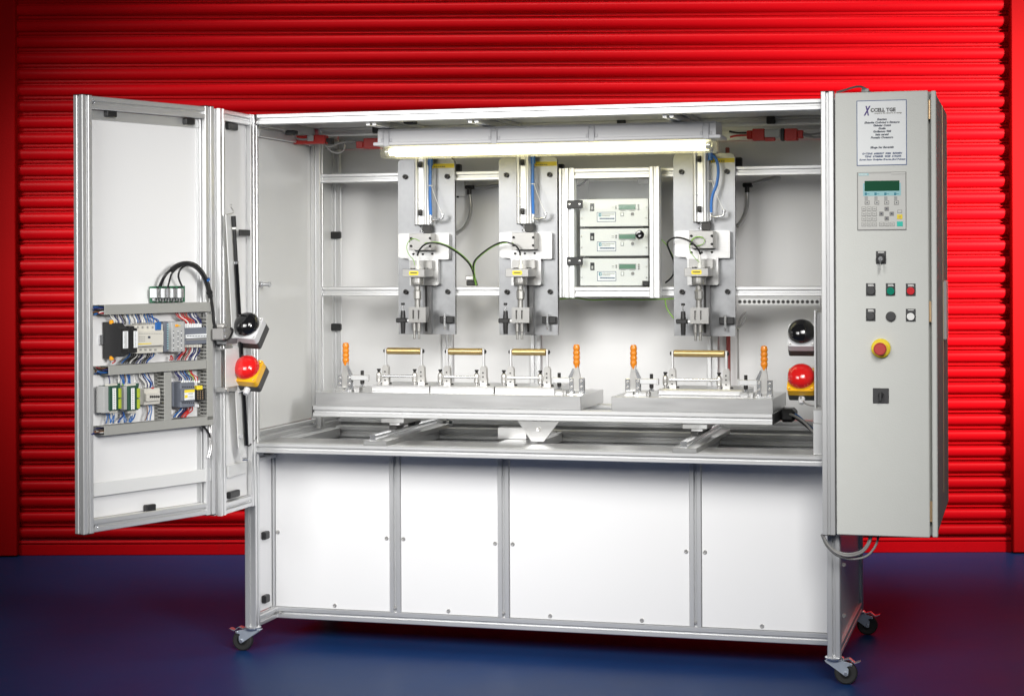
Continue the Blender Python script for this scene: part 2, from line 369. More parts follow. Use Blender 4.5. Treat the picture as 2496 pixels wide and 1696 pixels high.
b = MB(MS); b.box(xl, xr, -.012, .012, .0, zb - .022, .003); b.cyl((xl, -.004, zb - .011), (xr, -.004, zb - .011), .0105, n=12); obj('bottom_bar', b, SHUT, shutter)
for a, c in ((xl - .093, xl + .004), (xr - .004, xr + .20)):
    b = MB(MS); b.box(a, c, -.06, .03, .006, 4.2, .004); obj('guide_channel', b, JAMB, shutter)
wl = thing('wall', 'rough dark grey wall beside the red roller shutter', 'wall', MS @ Vector((xl - .4, .2, 0)))
b = MB(MS); b.box(xl - 2.2, xl - .094, -.02, .2, 0, 4.2); b.box(xr + .201, xr + 2.2, -.02, .2, 0, 4.2)
b.box(xl - 2.2, xr + 2.2, .06, .2, 2.95, 4.2)
obj('masonry', b, mat('concrete_wall', (.10, .095, .09), .85, 0, bump=(25, .6, .01), var=.25), wl)

# ------------------------------------------------------------------ the bench: aluminium frame, panels, castors
bench = thing('test_bench', 'large white panelled test bench of aluminium profile on castors', 'machine', (1.07, .45, 0))
def post(x0, x1, y0, y1, z0, z1, cap=False):
    obj('post', MB().tslot('z', z0, z1, x0, x1, y0, y1), ALU, bench)
    if cap: bx('end_cap', BLACK, bench, x0 + .0005, x1 - .0005, y0 + .0005, y1 - .0005, z1 + .0002, z1 + .003, .0005)
def rail(ax, a0, a1, u0, u1, w0, w1): return obj('rail', MB().tslot(ax, a0, a1, u0, u1, w0, w1), ALU, bench)
# legs and upright posts
post(-.052, -.007, 0, .045, .095, 2.0, True); post(2.143, 2.188, 0, .045, .095, 2.04)
post(-.052, -.007, .89, .935, .095, 2.0); post(2.143, 2.188, .89, .935, .095, 2.04)
post(-.026, .017, .62, .663, .796, 1.998); post(2.10, 2.143, .62, .663, .796, 1.998)
for x in (.456, .838, 1.575): post(x, x + .045, .885, .93, .796, 1.998)
post(-.030, .008, .868, .889, .838, 1.957)
# front beams
rail('x', .003, 2.142, 0, .042, 2.001, 2.040); rail('x', -.006, 2.142, 0, .042, .757, .794)
rail('x', -.006, 2.142, .64, .68, 1.806, 1.843); rail('x', .018, 2.10, .64, .68, 1.340, 1.378)
rail('x', .018, 2.10, .625, .665, 1.998, 2.030); rail('x', -.006, 2.142, .89, .93, 1.958, 2.030); rail('x', -.006, 2.142, .885, .93, .80, .84)
# side rails
rail('y', .046, .62, -.047, -.005, .798, .836); rail('y', .046, .62, -.047, -.005, 1.959, 2.030)
rail('y', .664, .885, -.047, -.005, .798, .836); rail('y', .664, .885, -.047, -.005, 1.959, 2.030)
rail('y', .046, .889, 2.145, 2.187, .798, .836); rail('y', .046, .889, 2.145, 2.187, 1.959, 2.030)
for x in (.43, .83, 1.56): rail('y', .043, .624, x, x + .04, 1.99, 2.029)
# roof, inner walls
bx('roof_panel', PALE, bench, -.04, 2.142, .043, .93, 2.0305, 2.039)
def screws(parent, pts, y, r=.0078):
    for x, z in pts:
        b = MB(); b.lathe([(0, -.0034), (r * .45, -.0034), (r * .45, -.0055), (r * .7, -.0055), (r, -.003), (r, .001)], (x, y, z), (0, 1, 0), 14)
        obj('screw', b, STEEL, parent)
bx('side_panel', PALE, bench, -.0345, -.0265, .046, .886, .8375, 1.958)
bx('side_panel', PALE, bench, 2.170, 2.178, .046, .889, .838, 1.958)
for a, c in ((-.03, .455), (.502, .837), (.884, 1.574), (1.621, 2.15)): bx('backing_panel', BACKP, bench, a, c, .905, .911, .842, 1.957)
# panel clips: small black blocks
def clip(x, y, z, sx=.045, sy=.02, sz=.03): bx('panel_clip', BLACK, bench, x - sx / 2, x + sx / 2, y - sy / 2, y + sy / 2, z - sz / 2, z + sz / 2, .004)
K4 = K(600, 240, 4.386); KR = K(1700, 200, 4.386)
p = at(K4(962, 1462), .86); clip(p.x, .858, p.z); p = at((820, 797), .86); clip(p.x, .858, p.z)
p = at(KR(787, 410), .615); clip(p.x, .612, p.z, .034)
p = at(K4(1408, 335), .60); clip(p.x, .60, p.z); p = at(K4(488, 310), .07); clip(.045, .25, 1.985, .04, .04, .02)
p = at(K4(1755, 272), .2); clip(p.x, .2, 2.016, .04, .06, .025)
p = at((1515, 300), .615); clip(p.x, .612, p.z, .034)
for px in ((1365, 412), (1114, 412), (1799, 396)): p = at(px, .86); clip(p.x, .87, p.z, .03, .03, .04)
# lower body
rail('x', -.050, 2.142, .215, .257, .091, .134)
for x in (.455, .888, 1.620):
    obj('post', MB().tslot('z', .1345, .7565, x, x + .0435, .2152, .2568), ALU, bench); screws(bench, [(x + .0218, .152)], .2152, .005)
obj('post', MB().tslot('z', .1345, .7565, -.050, -.0195, .2152, .2568), ALU, bench)
Y = .2215
for a, c, sc in ((-.018, .4535, [(-.008, .425), (.442, .417), (.228, .149)]), (.500, .8865, [(.510, .417), (.876, .413), (.690, .149)]),
                 (.9335, 1.6185, [(.945, .413), (1.607, .410), (1.09, .149), (1.44, .149)]), (1.6655, 2.142, [(1.677, .410), (2.131, .406), (1.885, .149)])):
    o = bx('lower_panel', WHITE, bench, a, c, Y, Y + .008, .1355, .7555); screws(o, sc, Y)
screws(bench, [(.002, .112)], .2152, .006)
bx('side_panel', WHITE, bench, -.040, -.032, .046, .2148, .136, .756); bx('side_panel', WHITE, bench, -.040, -.032, .2575, .889, .136, .756)
bx('side_panel', PALE, bench, 2.168, 2.176, .046, .889, .131, .756)
bx('backing_panel', BACKP, bench, -.03, 2.15, .912, .918, .132, .7995); bx('base_panel', DARKIN, bench, -.03, 2.14, .258, .904, .12, .128)
rail('y', .046, .2148, -.047, -.010, .091, .131); rail('y', .2575, .889, -.047, -.010, .091, .131); rail('y', .046, .889, 2.147, 2.186, .091, .131)
rail('x', -.006, 2.142, .89, .93, .091, .131)
rail('y', .046, .2148, -.047, -.010, .7185, .7565); rail('y', .046, .889, -.047, -.007, .757, .7975); rail('y', .046, .889, 2.147, 2.186, .757, .7975)
for z in (.425, .18): clip(-.022, .13, z, .02, .045, .03)
clip(.005, .10, .748, .035, .03, .014)
for y, z in ((.12, .40), (.12, .22)): screws(bench, [(2.19, z)], y)
# table deck and rails
bx('deck_plate', ALUM, bench, -.004, 2.140, .0435, .228, .788, .7938, .001)
rail('x', .018, 2.10, .79, .83, .700, .745); rail('x', .018, 2.10, .785, .83, .747, .793)
for x in (-.005, .43, .955, 1.60, 2.10): rail('y', .2285, .784, x, x + .043, .70, .787)
bx('deck_plate', ALUM, bench, .885, 1.03, .2285, .60, .7885, .7935, .001)
K2b = K(1120, 800, 5.2625)
pb('stop_block', ALUM, bench, K2b, 490, 1272, 857, 1420, .36, .05, .001)
# castors
def castor(x, y, sx):
    c = obj('castor', MB().lathe([(0, .083), (.030, .083), (.033, .088), (.033, .092), (.028, .0948), (0, .0948)], (x, y, 0), (0, 0, 1), 28), CHROME, bench)
    cx = x + sx * .040; zc = .040
    b = MB()
    b.lathe([(.020, -.012), (.034, -.0125), (.0385, -.010), (.040, -.005), (.040, .005), (.0385, .010), (.034, .0125), (.020, .012), (.020, -.012)], (cx, y, zc), (0, 1, 0), 40)
    obj('tyre', b, RUBBER, c)
    b = MB(); b.lathe([(0, -.009), (.011, -.0135), (.012, -.009), (.0205, -.008), (.0205, .008), (.012, .009), (.011, .0135), (0, .009)], (cx, y, zc), (0, 1, 0), 28); obj('wheel_hub', b, DARKSTEEL, c)
    fork = [(-.032, .0835), (.036, .0825), (.062, .075), (.060, .066), (.046, .066)]
    fork += [(.030 + .016 * math.cos(a), .052 + .016 * math.sin(a)) for a in (R(70), R(110), R(150), R(180))]
    fork += [(.040 + .0095 * math.cos(a) + .010, .040 + .0095 * math.sin(a)) for a in (R(0), R(-60), R(-110))] + [(.034, .0335), (-.004, .060)]
    fork = [(-.032, .0835), (.036, .0825), (.064, .075), (.061, .066), (.052, .067), (.044, .063), (.0405, .056), (.0495, .042), (.048, .034), (.041, .0305), (.034, .034), (-.030, .078)]
    fork[6] = (.050, .056)
    b = MB()
    for s in (-1, 1): b.prism([(sx * q, h) for q, h in fork], (x, y + s * .0165 - .001, 0), (1, 0, 0), (0, 0, 1), (0, 1, 0), .002)
    b.box(x - .030, x + .034, y - .0175, y + .0175, .0805, .0832, .001); obj('fork', b, ZINC, c)
    b = MB(); b.prism([(sx * q, h) for q, h in ((.030, .083), (.052, .089), (.072, .074), (.090, .082), (.091, .0845), (.071, .0775), (.052, .0925), (.030, .086))], (x, y - .013, 0), (1, 0, 0), (0, 0, 1), (0, 1, 0), .026)
    obj('brake_lever', b, CHROME, c)
    obj('axle_bolt', MB().cyl((cx, y - .022, zc), (cx, y + .022, zc), .0055, n=14), CHROME, c); obj('brake_pin', MB().cyl((x + sx * .058, y - .020, .071), (x + sx * .058, y + .020, .071), .004, n=12), CHROME, c)
castor(-.030, .022, -1); castor(2.165, .022, 1); castor(2.165, .912, 1); castor(-.030, .912, -1)
# terminal rail with round sockets
a, c, lo, hi = rect(K(0, 0, 1), 1799, 727, 1999, 744, .655)
tr = obj('socket_rail', MB().box(a, c, .655, .675, lo, hi, .0015), PALE, bench)
nS = 17
for i in range(nS):
    x = a + (c - a) * (i + .4) / nS; b = MB(); b.lathe([(.0055, -.0005), (.0055, -.002), (.0075, -.002), (.0075, .001)], (x, .655, (lo + hi) / 2), (0, 1, 0), 14)
    obj('socket', b, GREYC, tr); obj('socket_hole', MB().lathe([(0, -.0006), (.0055, -.0006)], (x, .655, (lo + hi) / 2), (0, 1, 0), 12), DARKSTEEL, tr)

# ------------------------------------------------------------------ linear guides, carriage, trays
for px, lab in ((473, 'left'), (0, 'right')):
    x0, x1 = ((.428, .519) if lab == 'left' else (1.598, 1.685)); xc = (x0 + x1) / 2 - (.012 if lab == 'left' else .004)
    g = thing('linear_guide', 'linear guide rail on a flat bar under the %s bearing block of the carriage' % lab, 'guide rail', (xc, .4, .796), 'linear guides')
    bx('base_bar', ALUM, g, x0, x1, .004, .78, .7945, .8115, .001)
    b = MB(); b.prism([(-.013, 0), (.013, 0), (.013, .006), (.009, .010), (.013, .014), (.013, .019), (.009, .022), (-.009, .022), (-.013, .019), (-.013, .014), (-.009, .010), (-.013, .006)], (xc, .012, .8117), (1, 0, 0), (0, 0, 1), (0, 1, 0), .75)
    obj('rail_rod', b, CHROME, g)
car = thing('sliding_carriage', 'aluminium carriage beam spanning the bench below both trays', 'carriage', (1.03, .24, .88))
obj('beam', MB().tslot('x', .141, 1.925, .22, .262, .879, .921), ALU, car)
obj('beam', MB().tslot('x', .141, 1.925, .53, .572, .879, .921), ALU, car)
for e in (.1385, 1.9275): bx('end_cap', BLACK, car, e - .002, e + .002, .222, .57, .881, .919, .0005)
for xc, z in ((.4615, 0), (1.6375, 0)):
    o = bx('bearing_block', ALUM, car, xc - .045, xc + .048, .232, .56, .859, .8785, .0012)
    bx('spacer', ALUM, o, xc - .012, xc + .030, .236, .55, .850, .8588, .0008)
    bx('bearing', DARKSTEEL, o, xc - .016, xc + .014, .245, .33, .8345, .8498, .001); bx('bearing', DARKSTEEL, o, xc - .016, xc + .014, .47, .54, .8345, .8498, .001)
pl = [at(K2b(*q), .2185) for q in ((760, 1187), (1285, 1196), (1090, 1448), (935, 1442))]
b = MB(); b.prism([(q.x, min(q.z, .8785)) for q in pl], (0, .205, 0), (1, 0, 0), (0, 0, 1), (0, 1, 0), .012); o = obj('gusset_plate', b, ALUM, car)
q = at(K2b(1015, 1295), .2); b = MB(); b.lathe([(0, -.002), (.004, -.002), (.0085, -.004), (.0085, .001)], (q.x, .2045, q.z), (0, 1, 0), 16); obj('bolt', b, STEEL, o)
b = MB(); b.tube([(1.93, .45, .90), (1.97, .40, .905), (2.02, .36, .885), (2.06, .33, .85), (2.09, .3, .835)], .005); obj('cable', b, GREYC, car)
b = MB(); b.tube([(1.955, .44, .915), (2.0, .40, .90), (2.05, .36, .862), (2.1, .33, .84)], .0025); obj('cable', b, WIRES['blue'], car)
b = MB(); b.tube([(1.99, .41, .895), (2.03, .38, .87), (2.075, .34, .838)], .009); obj('cable_sleeve', b, CABLE, car)
bx('end_bracket', BLACK, car, 1.928, 1.985, .40, .50, .875, .925, .012)

trays = []
for x0, x1, lab in ((.151, 1.211, 'long aluminium fixture tray holding three brass handled clamps'), (1.328, 1.928, 'short aluminium fixture tray holding a single brass handled clamp')):
    t = thing('fixture_tray', lab, 'fixture tray', ((x0 + x1) / 2, .41, .921), 'fixture trays'); trays.append(t)
    bx('tray_body', TRAYM, t, x0, x1, .2215, .605, .9215, .9745, .0015)
K1 = K(760, 800, 5.2625); K3 = K(1480, 780, 4.156)
for i, (a, c) in enumerate(((906, 1047), (1048.5, 1204), (1206, 1352))):
    x0 = at((a, 945), .31).x; x1 = at((c, 945), .31).x
    bx('nest_plate', TRAYM, trays[0], x0, x1 - .001, .31, .55, .9747, .9985, .001)
x0 = at((1603, 957), .31).x; x1 = at((1815, 957), .31).x
bx('nest_plate', TRAYM, trays[1], x0, x1, .31, .55, .9747, .9985, .004)
for t, xs in ((trays[0], (.215, 1.10)), (trays[1], (1.37, 1.42, 1.80))):
    for x in xs: bx('locating_block', ALUM, t, x, x + .03, .27, .30, .9747, .992, .001)

# brass handled clamps
def roller_clamp(xa, xb, lab):
    y = .40; t = thing('bar_clamp', lab, 'clamp', ((xa + xb) / 2, y, .9987), 'brass handled bar clamps')
    zc = 1.128; o = obj('handle_bar', MB().lathe([(0, 0), (.0115, 0), (.0133, .003), (.0133, xb - xa - .003), (.0115, xb - xa), (0, xb - xa)], (xa, y, zc), (1, 0, 0), 28), BRASS, t)
    for x, s in ((xa, -1), (xb, 1)):
        b = MB(); b.box(x + min(0, s * .004) - .0005, x + max(0, s * .004) + .0005 + .0, y - .008, y + .008, 1.058, 1.140, .002) if False else b.box(x - .0045 + s * .0055, x + .0045 + s * .0055, y - .0075, y + .0075, 1.056, 1.139, .002)
        obj('lever_arm', b, ALU, t)
        b = MB(); b.dome((x + s * .0102, y, zc), (s, 0, 0), .0085, .006, 16, 4); obj('end_screw', b, DARKSTEEL, t)
        b = MB(); pr = [(-.0125, 0), (.0145, 0), (.0145, .022), (.0125, .03), (.0125, .063), (.007, .0735), (-.007, .0735), (-.0125, .064)]
        b.prism(pr, (x + s * .0055, y - .012, .9988), (1, 0, 0), (0, 0, 1), (0, 1, 0), .004); b.prism(pr, (x + s * .0055, y + .008, .9988), (1, 0, 0), (0, 0, 1), (0, 1, 0), .004)
        b.box(x + s * .0055 - .006, x + s * .0055 + .006, y - .0075, y + .0075, 1.0, 1.064, .001); bd = obj('toggle_body', b, STEEL, t)
        b = MB()
        for dz in (.014, .032, .048): b.cyl((x + s * .0055, y - .0145, .9988 + dz), (x + s * .0055, y - .011, .9988 + dz), .003, n=10)
        b.box(x + s * .0055 - .019, x + s * .0055 - .012, y - .01, y + .01, .9988, 1.003, .001); b.dome((x + s * .0055 + .021, y - .006, .9988), (0, 0, 1), .006, .005, 12, 4); obj('rivets', b, DARKSTEEL, bd)
        kx = x + s * .0055 - .026
        b = MB(); b.lathe([(0, .0), (.0045, 0), (.0045, .007), (.0095, .010), (.0105, .018), (.0105, .034), (.0095, .041), (.006, .045), (.004, .05), (.0075, .0555), (.0075, .059), (0, .059)], (kx, y - .012, .9988), (0, 0, 1), 18)
        obj('spindle', b, STEEL, t); b = MB(); b.lathe([(0, .0592), (.0078, .0592), (.0078, .0555), (.0045, .050), (.0062, .0455)], (kx, y - .012, .9988), (0, 0, 1), 18); obj('spindle_head', b, DARKSTEEL, t)
        b = MB(); b.box(kx, x + s * .0055 - .012, y - .015, y - .009, 1.018, 1.036, .001); obj('link', b, STEEL, t)
    b = MB(); b.cyl((xa + .0055 - .02, y - .017, 1.030), (xb + .0055 - .02, y - .017, 1.030), .0052, n=16); obj('cross_rod', b, CHROME, t)
    return t
for a, c, lab in ((944, 1025, 'brass handled bar clamp nearest the left orange lever'), (1094, 1176, 'middle brass handled bar clamp of the three on the long tray'),
                  (1249, 1331, 'brass handled bar clamp at the right end of the long tray'), (1643, 1767, 'widest brass handled bar clamp alone on the short tray')):
    roller_clamp(at((a, 858), .40).x, at((c, 858), .40).x, lab)

# orange handled toggle clamps
def toggle(px, s, lab):
    y = .30; x = at((px, 900), y).x; zb = .9748
    t = thing('toggle_clamp', lab, 'toggle clamp', (x, y, zb), 'orange toggle clamps')
    X = lambda q: x + s * q
    def B(name, m, a, c, y0, y1, z0, z1, ch=.001): bx(name, m, t, X(a), X(c), y0, y1, zb + z0, zb + z1, ch)
    B('foot_plate', CHROME, -.036, .030, y - .024, y + .024, 0, .004); B('foot_block', ALUM, .034, .058, y - .016, y + .02, 0, .016)
    for yy in (y - .013, y + .010):
        B('side_plate', CHROME, -.034, -.016, yy, yy + .003, .004, .062); B('side_plate', CHROME, .006, .022, yy, yy + .003, .004, .062)
    b = MB(); b.prism([(s * q, h) for q, h in ((-.017, .014), (.010, .014), (.012, .060), (.004, .092), (.006, .112), (-.010, .112), (-.014, .092), (-.018, .070))], (x, y - .0085, zb), (1, 0, 0), (0, 0, 1), (0, 1, 0), .017)
    obj('lever', b, STEEL, t)
    b = MB(); b.prism([(s * q, h) for q, h in ((.004, .100), (.010, .098), (.026, .066), (.020, .058), (.012, .062), (.004, .090))], (x, y - .0105, zb), (1, 0, 0), (0, 0, 1), (0, 1, 0), .006); obj('link', b, CHROME, t)
    gp = [(0, .097), (.0082, .097), (.0096, .104), (.0112, .112)]
    for i in range(4):
        h = .112 + i * .0178; gp += [(.0129, h + .005), (.0133, h + .009), (.0129, h + .013), (.0110, h + .0178)]
    gp[-1] = (.0118, .182); gp += [(.0108, .1865), (.007, .1888), (0, .1893)]
    obj('grip', MB().lathe(gp, (X(-.004), y, zb), (0, 0, 1), 24), ORANGE, t)
    for yy in (y - .010, y + .004): B('holding_arm', ALU, .016, .088, yy, yy + .006, .043, .0625, .0015)
    B('arm_tip', ALU, .084, .092, y - .011, y + .011, .039, .0635, .002)
    b = MB(); b.cyl((X(.064), y, zb + .018), (X(.064), y, zb + .0805), .0064, n=16); b.cyl((X(.064), y, zb + .030), (X(.064), y, zb + .0425), .0085, n=6); obj('spindle', b, DARKSTEEL, t)
    b = MB(); b.lathe([(0, .016), (.010, .016), (.0115, .019), (.006, .0275), (0, .028)], (X(.064), y, zb), (0, 0, 1), 20); obj('pressure_pad', b, CHROME, t)
    b = MB()
    for q, h in ((-.025, .050), (-.025, .030), (.014, .052), (.014, .028)): b.cyl((X(q), y - .0165, zb + h), (X(q), y - .0125, zb + h), .0045, n=14)
    for q in (-.028, -.010, .020): b.dome((X(q), y - .018, zb + .004), (0, 0, 1), .006, .005, 12, 4)
    obj('rivets', b, STEEL, t)
toggle(845.5, 1, 'orange toggle clamp at the left end of the long tray'); toggle(1403, -1, 'orange toggle clamp at the right end of the long tray')
toggle(1547, 1, 'orange toggle clamp at the left end of the short tray'); toggle(1860, -1, 'orange toggle clamp beside the red palm button')

# ------------------------------------------------------------------ press stations
K5 = K(940, 360, 3.159); YP = .62
def arc(cx, cz, r, a0, a1, n=5): return [(cx + r * math.cos(R(a0 + (a1 - a0) * i / n)), cz + r * math.sin(R(a0 + (a1 - a0) * i / n))) for i in range(n + 1)]
def rrect(x0, x1, z0, z1, r): return arc(x1 - r, z1 - r, r, 0, 90) + arc(x0 + r, z1 - r, r, 90, 180) + arc(x0 + r, z0 + r, r, 180, 270) + arc(x1 - r, z0 + r, r, 270, 360)
EX, EY, EZ = (1, 0, 0), (0, 1, 0), (0, 0, 1)
st = thing('press_station', 'pneumatic press station on its plate nearest the left wall', 'press', at(K5(315, 1437), YP), 'press stations')
x0, x1, lo, hi = rect(K5, 97, 90, 533, 1437, YP)
b = MB(); b.prism(arc(x1 - .018, hi - .018, .018, 0, 90) + arc(x0 + .018, hi - .018, .018, 90, 180) + [(x0, lo), (x1, lo)], (0, YP, 0), EX, EZ, EY, .0193); obj('mounting_plate', b, PLATE, st)
for q in ((150, 225), (473, 222), (155, 1110), (477, 1108)):
    c = at(K5(*q), YP - .006); b = MB(); b.lathe([(0, .002), (.0045, .002), (.0045, -.007), (.0085, -.007), (.0098, -.0055), (.0098, .0055)], (c.x, YP - .006, c.z), EY, 18); obj('socket_bolt', b, DARKSTEEL, st)
c0 = at(K5(360, 140), YP).x; c1 = x1; zt0 = at(K5(440, 157), YP).z; zt1 = at(K5(440, 124), YP).z
o = bx('warning_label', YELL, st, c0, c1 - .001, YP - .0008, YP - .0002, zt0, zt1, 0)
for i in range(6): bx('print_mark', INK, o, c0 + .006 + i * .0085, c0 + .006 + i * .0085 + random.uniform(.004, .007), YP - .0012, YP - .0009, zt0 + .003, zt0 + .007, 0)
# cylinder
yc = .572; a, c, lo, hi = rect(K5, 217, 60, 330, 592, yc); zc0 = lo; zc1 = 1.925
b = MB(); wv = c - a
sec = [(a + .001, YP - .0005), (a + .001, yc + .012)] + [(a + .0085 - .0085 * math.cos(R(t)), yc + .0105 - .0105 * math.sin(R(t))) for t in (15, 40, 65, 90, 115, 140, 165)]
sec += [(a + .018, yc + .010), (a + .038, yc + .010)] + [(a + .0465 - .0085 * math.cos(R(t)), yc + .0105 - .0105 * math.sin(R(t))) for t in (15, 40, 65, 90, 115, 140, 165)]
sec += [(c - .0005, yc + .012), (c - .0005, YP - .0005)]
b.prism(sec, (0, 0, zc0), EX, EY, EZ, zc1 - zc0); obj('cylinder_barrel', b, ALU, st)
bx('end_cover', BLACK, st, a + .002, c - .002, yc + .003, YP - .001, zc0 - .004, zc0 - .0002); bx('end_cover', DARKSTEEL, st, a, a + .022, yc, YP - .001, zc1, zc1 + .004)
for zz in (at(K5(266, 130), yc).z, at(K5(266, 500), yc).z):
    b = MB(); b.box(a + .020, a + .034, yc - .004, yc + .0095, zz - .012, zz + .012, .002); b.dome((a + .027, yc - .004, zz - .006), (0, -1, 0), .0065, .005, 14, 4); obj('cylinder_sensor', b, DARKSTEEL, st)
b = MB(); zz = at(K5(260, 430), yc).z; b.tube([(a + .003, yc - .001, zz + .022), (a + .026, yc - .004, zz + .018), (a + .031, yc - .004, zz), (a + .026, yc - .004, zz - .016), (a + .004, yc - .001, zz - .012)], .0012, 6); obj('sensor_lead', b, WIRES['white'], st)
# piston rod and coupling
xm = a + .030
b = MB(); b.cyl((xm, .595, 1.58), (xm, .595, zc0), .006, n=14); b.cyl((xm, .595, 1.598), (xm, .595, 1.606), .012, n=6); obj('piston_rod', b, CHROME, st)
a2, c2, lo, hi = rect(K5, 280, 597, 345, 655, .58); bx('rod_bracket', DARKSTEEL, st, a2, c2, .58, .60, lo, hi)
# air hose and fittings
hx = at(K5(345, 300), .575).x; hz0 = at(K5(345, 520), .575).z; hz1 = 1.895
obj('blue_hose', MB().tube([(hx, .578, hz0), (hx - .001, .574, hz0 + .08), (hx, .574, hz1 - .05), (hx, .578, hz1)], .006, 12), BLUE, st)
b = MB(); b.cyl((hx, .575, hz0 - .032), (hx, .575, hz0), .0055, n=6); b.tube([(hx, .575, hz0 - .017), (hx + .02, .570, hz0 - .020), (hx + .042, .567, hz0 - .018), (hx + .052, .567, hz0 - .012), (hx + .053, .567, hz0 + .002)], .0048, 10); b.cyl((hx + .053, .567, hz0 - .004), (hx + .053, .567, hz0 + .006), .0072, n=8); obj('elbow_fitting', b, CHROME, st)
b = MB(); b.tube([(hx + .006, .567, hz0 + .118), (hx + .02, .565, hz0 + .08), (hx + .038, .565, hz0 + .035), (hx + .052, .566, hz0 + .004)], .0011, 6); b.box(hx - .0085, hx + .0085, .566, .584, hz0 + .117, hz0 + .120); obj('cable_tie', b, WIRES['white'], st)
b = MB(); b.cyl((hx, .578, hz1 - .03), (hx, .578, hz1 + .01), .010, n=6); obj('hose_fitting', b, BLUE, st)
# slide plate
ys = .59; ax0, ax1, alo, ahi = rect(K5, 97, 660, 487, 862, ys); bx0, bx1, blo, bhi = rect(K5, 185, 862, 405, 1060, ys); r = .007
pg = arc(ax1 - r, ahi - r, r, 0, 90) + arc(ax0 + r, ahi - r, r, 90, 180) + [(ax0, alo + .012), (ax0 + .01, alo + .006), (bx0 - .006, alo + .004), (bx0, alo - .004), (bx0, blo), ] + arc(bx1 - r, blo + r, r, 270, 360) + [(bx1, alo)] + arc(ax1 - r * .5, alo + r * .5, r * .5, 270, 360, 3)
b = MB(); b.prism(pg, (0, ys, 0), EX, EZ, EY, .0285); obj('slide_plate', b, ALUM, st)
b = MB()
for q in ((215, 820), (287, 820), (360, 818), (225, 885), (268, 885), (312, 885)):
    c_ = at(K5(*q), ys); b.lathe([(0, .0), (.002, 0), (.0045, -.003), (.0045, .001)], (c_.x, ys, c_.z), EY, 12)
obj('cap_screws', b, DARKSTEEL, st)
yb = .53; a3, c3, lo3, hi3 = rect(K5, 180, 660, 350, 790, yb); bx('force_block', BLOCK, st, a3, c3, yb, ys - .0003, lo3, hi3, .001)
b = MB()
for q in ((197, 698), (343, 698), (197, 758), (343, 758)):
    c_ = at(K5(*q), yb); b.lathe([(0, .0), (.0025, 0), (.005, -.0035), (.005, .001)], (c_.x, yb, c_.z), EY, 12)
obj('cap_screws', b, DARKSTEEL, st)
a4, c4, lo4, hi4 = rect(K5, 188, 868, 358, 935, .56); bx('spacer_block', BLOCK, st, a4, c4, .56, ys - .0003, lo4, hi4, .001)
yh = .475; a5, c5, lo5, hi5 = rect(K5, 130, 935, 300, 997, yh); bx('sensor_head', BLOCK, st, a5, c5, yh, ys - .0004, lo5, hi5, .0012)
a6, c6, lo6, hi6 = rect(K5, 180, 950, 253, 982, yh); b = MB(); b.prism(rrect(a6, c6, lo6, hi6, .005), (0, yh - .0006, 0), EX, EZ, EY, .0004); o = obj('maker_label', b, YELL, st)
bx('print_mark', INK, o, a6 + .006, c6 - .006, yh - .0011, yh - .0008, lo6 + .007, lo6 + .011, 0)
ax = (at(K5(222, 1080), .515).x + at(K5(268, 1080), .515).x) / 2; yx = .515
Z = lambda v: at(K5(243, v), yx).z
b = MB(); b.lathe([(0, Z(997)), (.0255, Z(997)), (.027, Z(1003)), (.027, Z(1038)), (.0255, Z(1042)), (.0255, Z(1046)), (.027, Z(1050)), (.0255, Z(1060)), (0, Z(1060))], (ax, yx, 0), EZ, 32); obj('collar', b, PIN, st)
b = MB(); b.lathe([(0, Z(1060)), (.0125, Z(1060)), (.0125, Z(1095)), (0, Z(1095))], (ax, yx, 0), EZ, 24); b.lathe([(0, Z(1170)), (.0112, Z(1170)), (.0112, Z(1230)), (0, Z(1230))], (ax, yx, 0), EZ, 24); obj('spindle', b, PIN, st)
b = MB(); b.lathe([(0, Z(1094)), (.013, Z(1094)), (.0165, Z(1104)), (.0165, Z(1162)), (.013, Z(1171)), (0, Z(1171))], (ax, yx, 0), EZ, 8, False); obj('coupling_nut', b, PIN, st)
sx0, sx1, slo, shi = rect(K5, 178, 1228, 308, 1345, .495)
s0 = at(K5(207, 1290), .495).x; s1 = at(K5(220, 1290), .495).x; s2 = at(K5(248, 1290), .495).x; s3 = at(K5(262, 1290), .495).x; sl = at(K5(240, 1318), .495).z; sh_ = at(K5(240, 1250), .495).z
b = MB()
for u0, u1, w0, w1 in ((sx0, s0, slo, shi), (s1, s2, slo, shi), (s3, sx1, slo, shi), (s0, s1, slo, sl), (s0, s1, sh_, shi), (s2, s3, slo, sl), (s2, s3, sh_, shi)): b.box(u0, u1, .495, .507, w0, w1)
b.box(sx0, sx1, .5072, .535, slo, shi, .0005); obj('guide_block', b, BLOCK, st)
for q0, q1, t0, t1 in ((207, 236, 212, 232), (241, 272, 248, 268)):
    p0 = (at(K5(q0, 1400), yx).x + at(K5(q1, 1400), yx).x) / 2
    b = MB(); b.lathe([(0, Z(1472)), (.0042, Z(1472)), (.0052, Z(1466)), (.0052, Z(1418)), (.0078, Z(1412)), (.0078, Z(1345)), (0, Z(1345))], (p0, yx, 0), EZ, 18); obj('test_pin', b, PIN, st)
a7, c7, lo7, hi7 = rect(K5, 285, 1062, 350, 1432, .60); bx('slide_rail', SLOTDARK, st, a7, c7, .60, YP - .0003, lo7, hi7, .001); bx('slide_rail', DARKSTEEL, st, a7 + .012, a7 + .02, .594, .5998, lo7 + .01, hi7, .001)
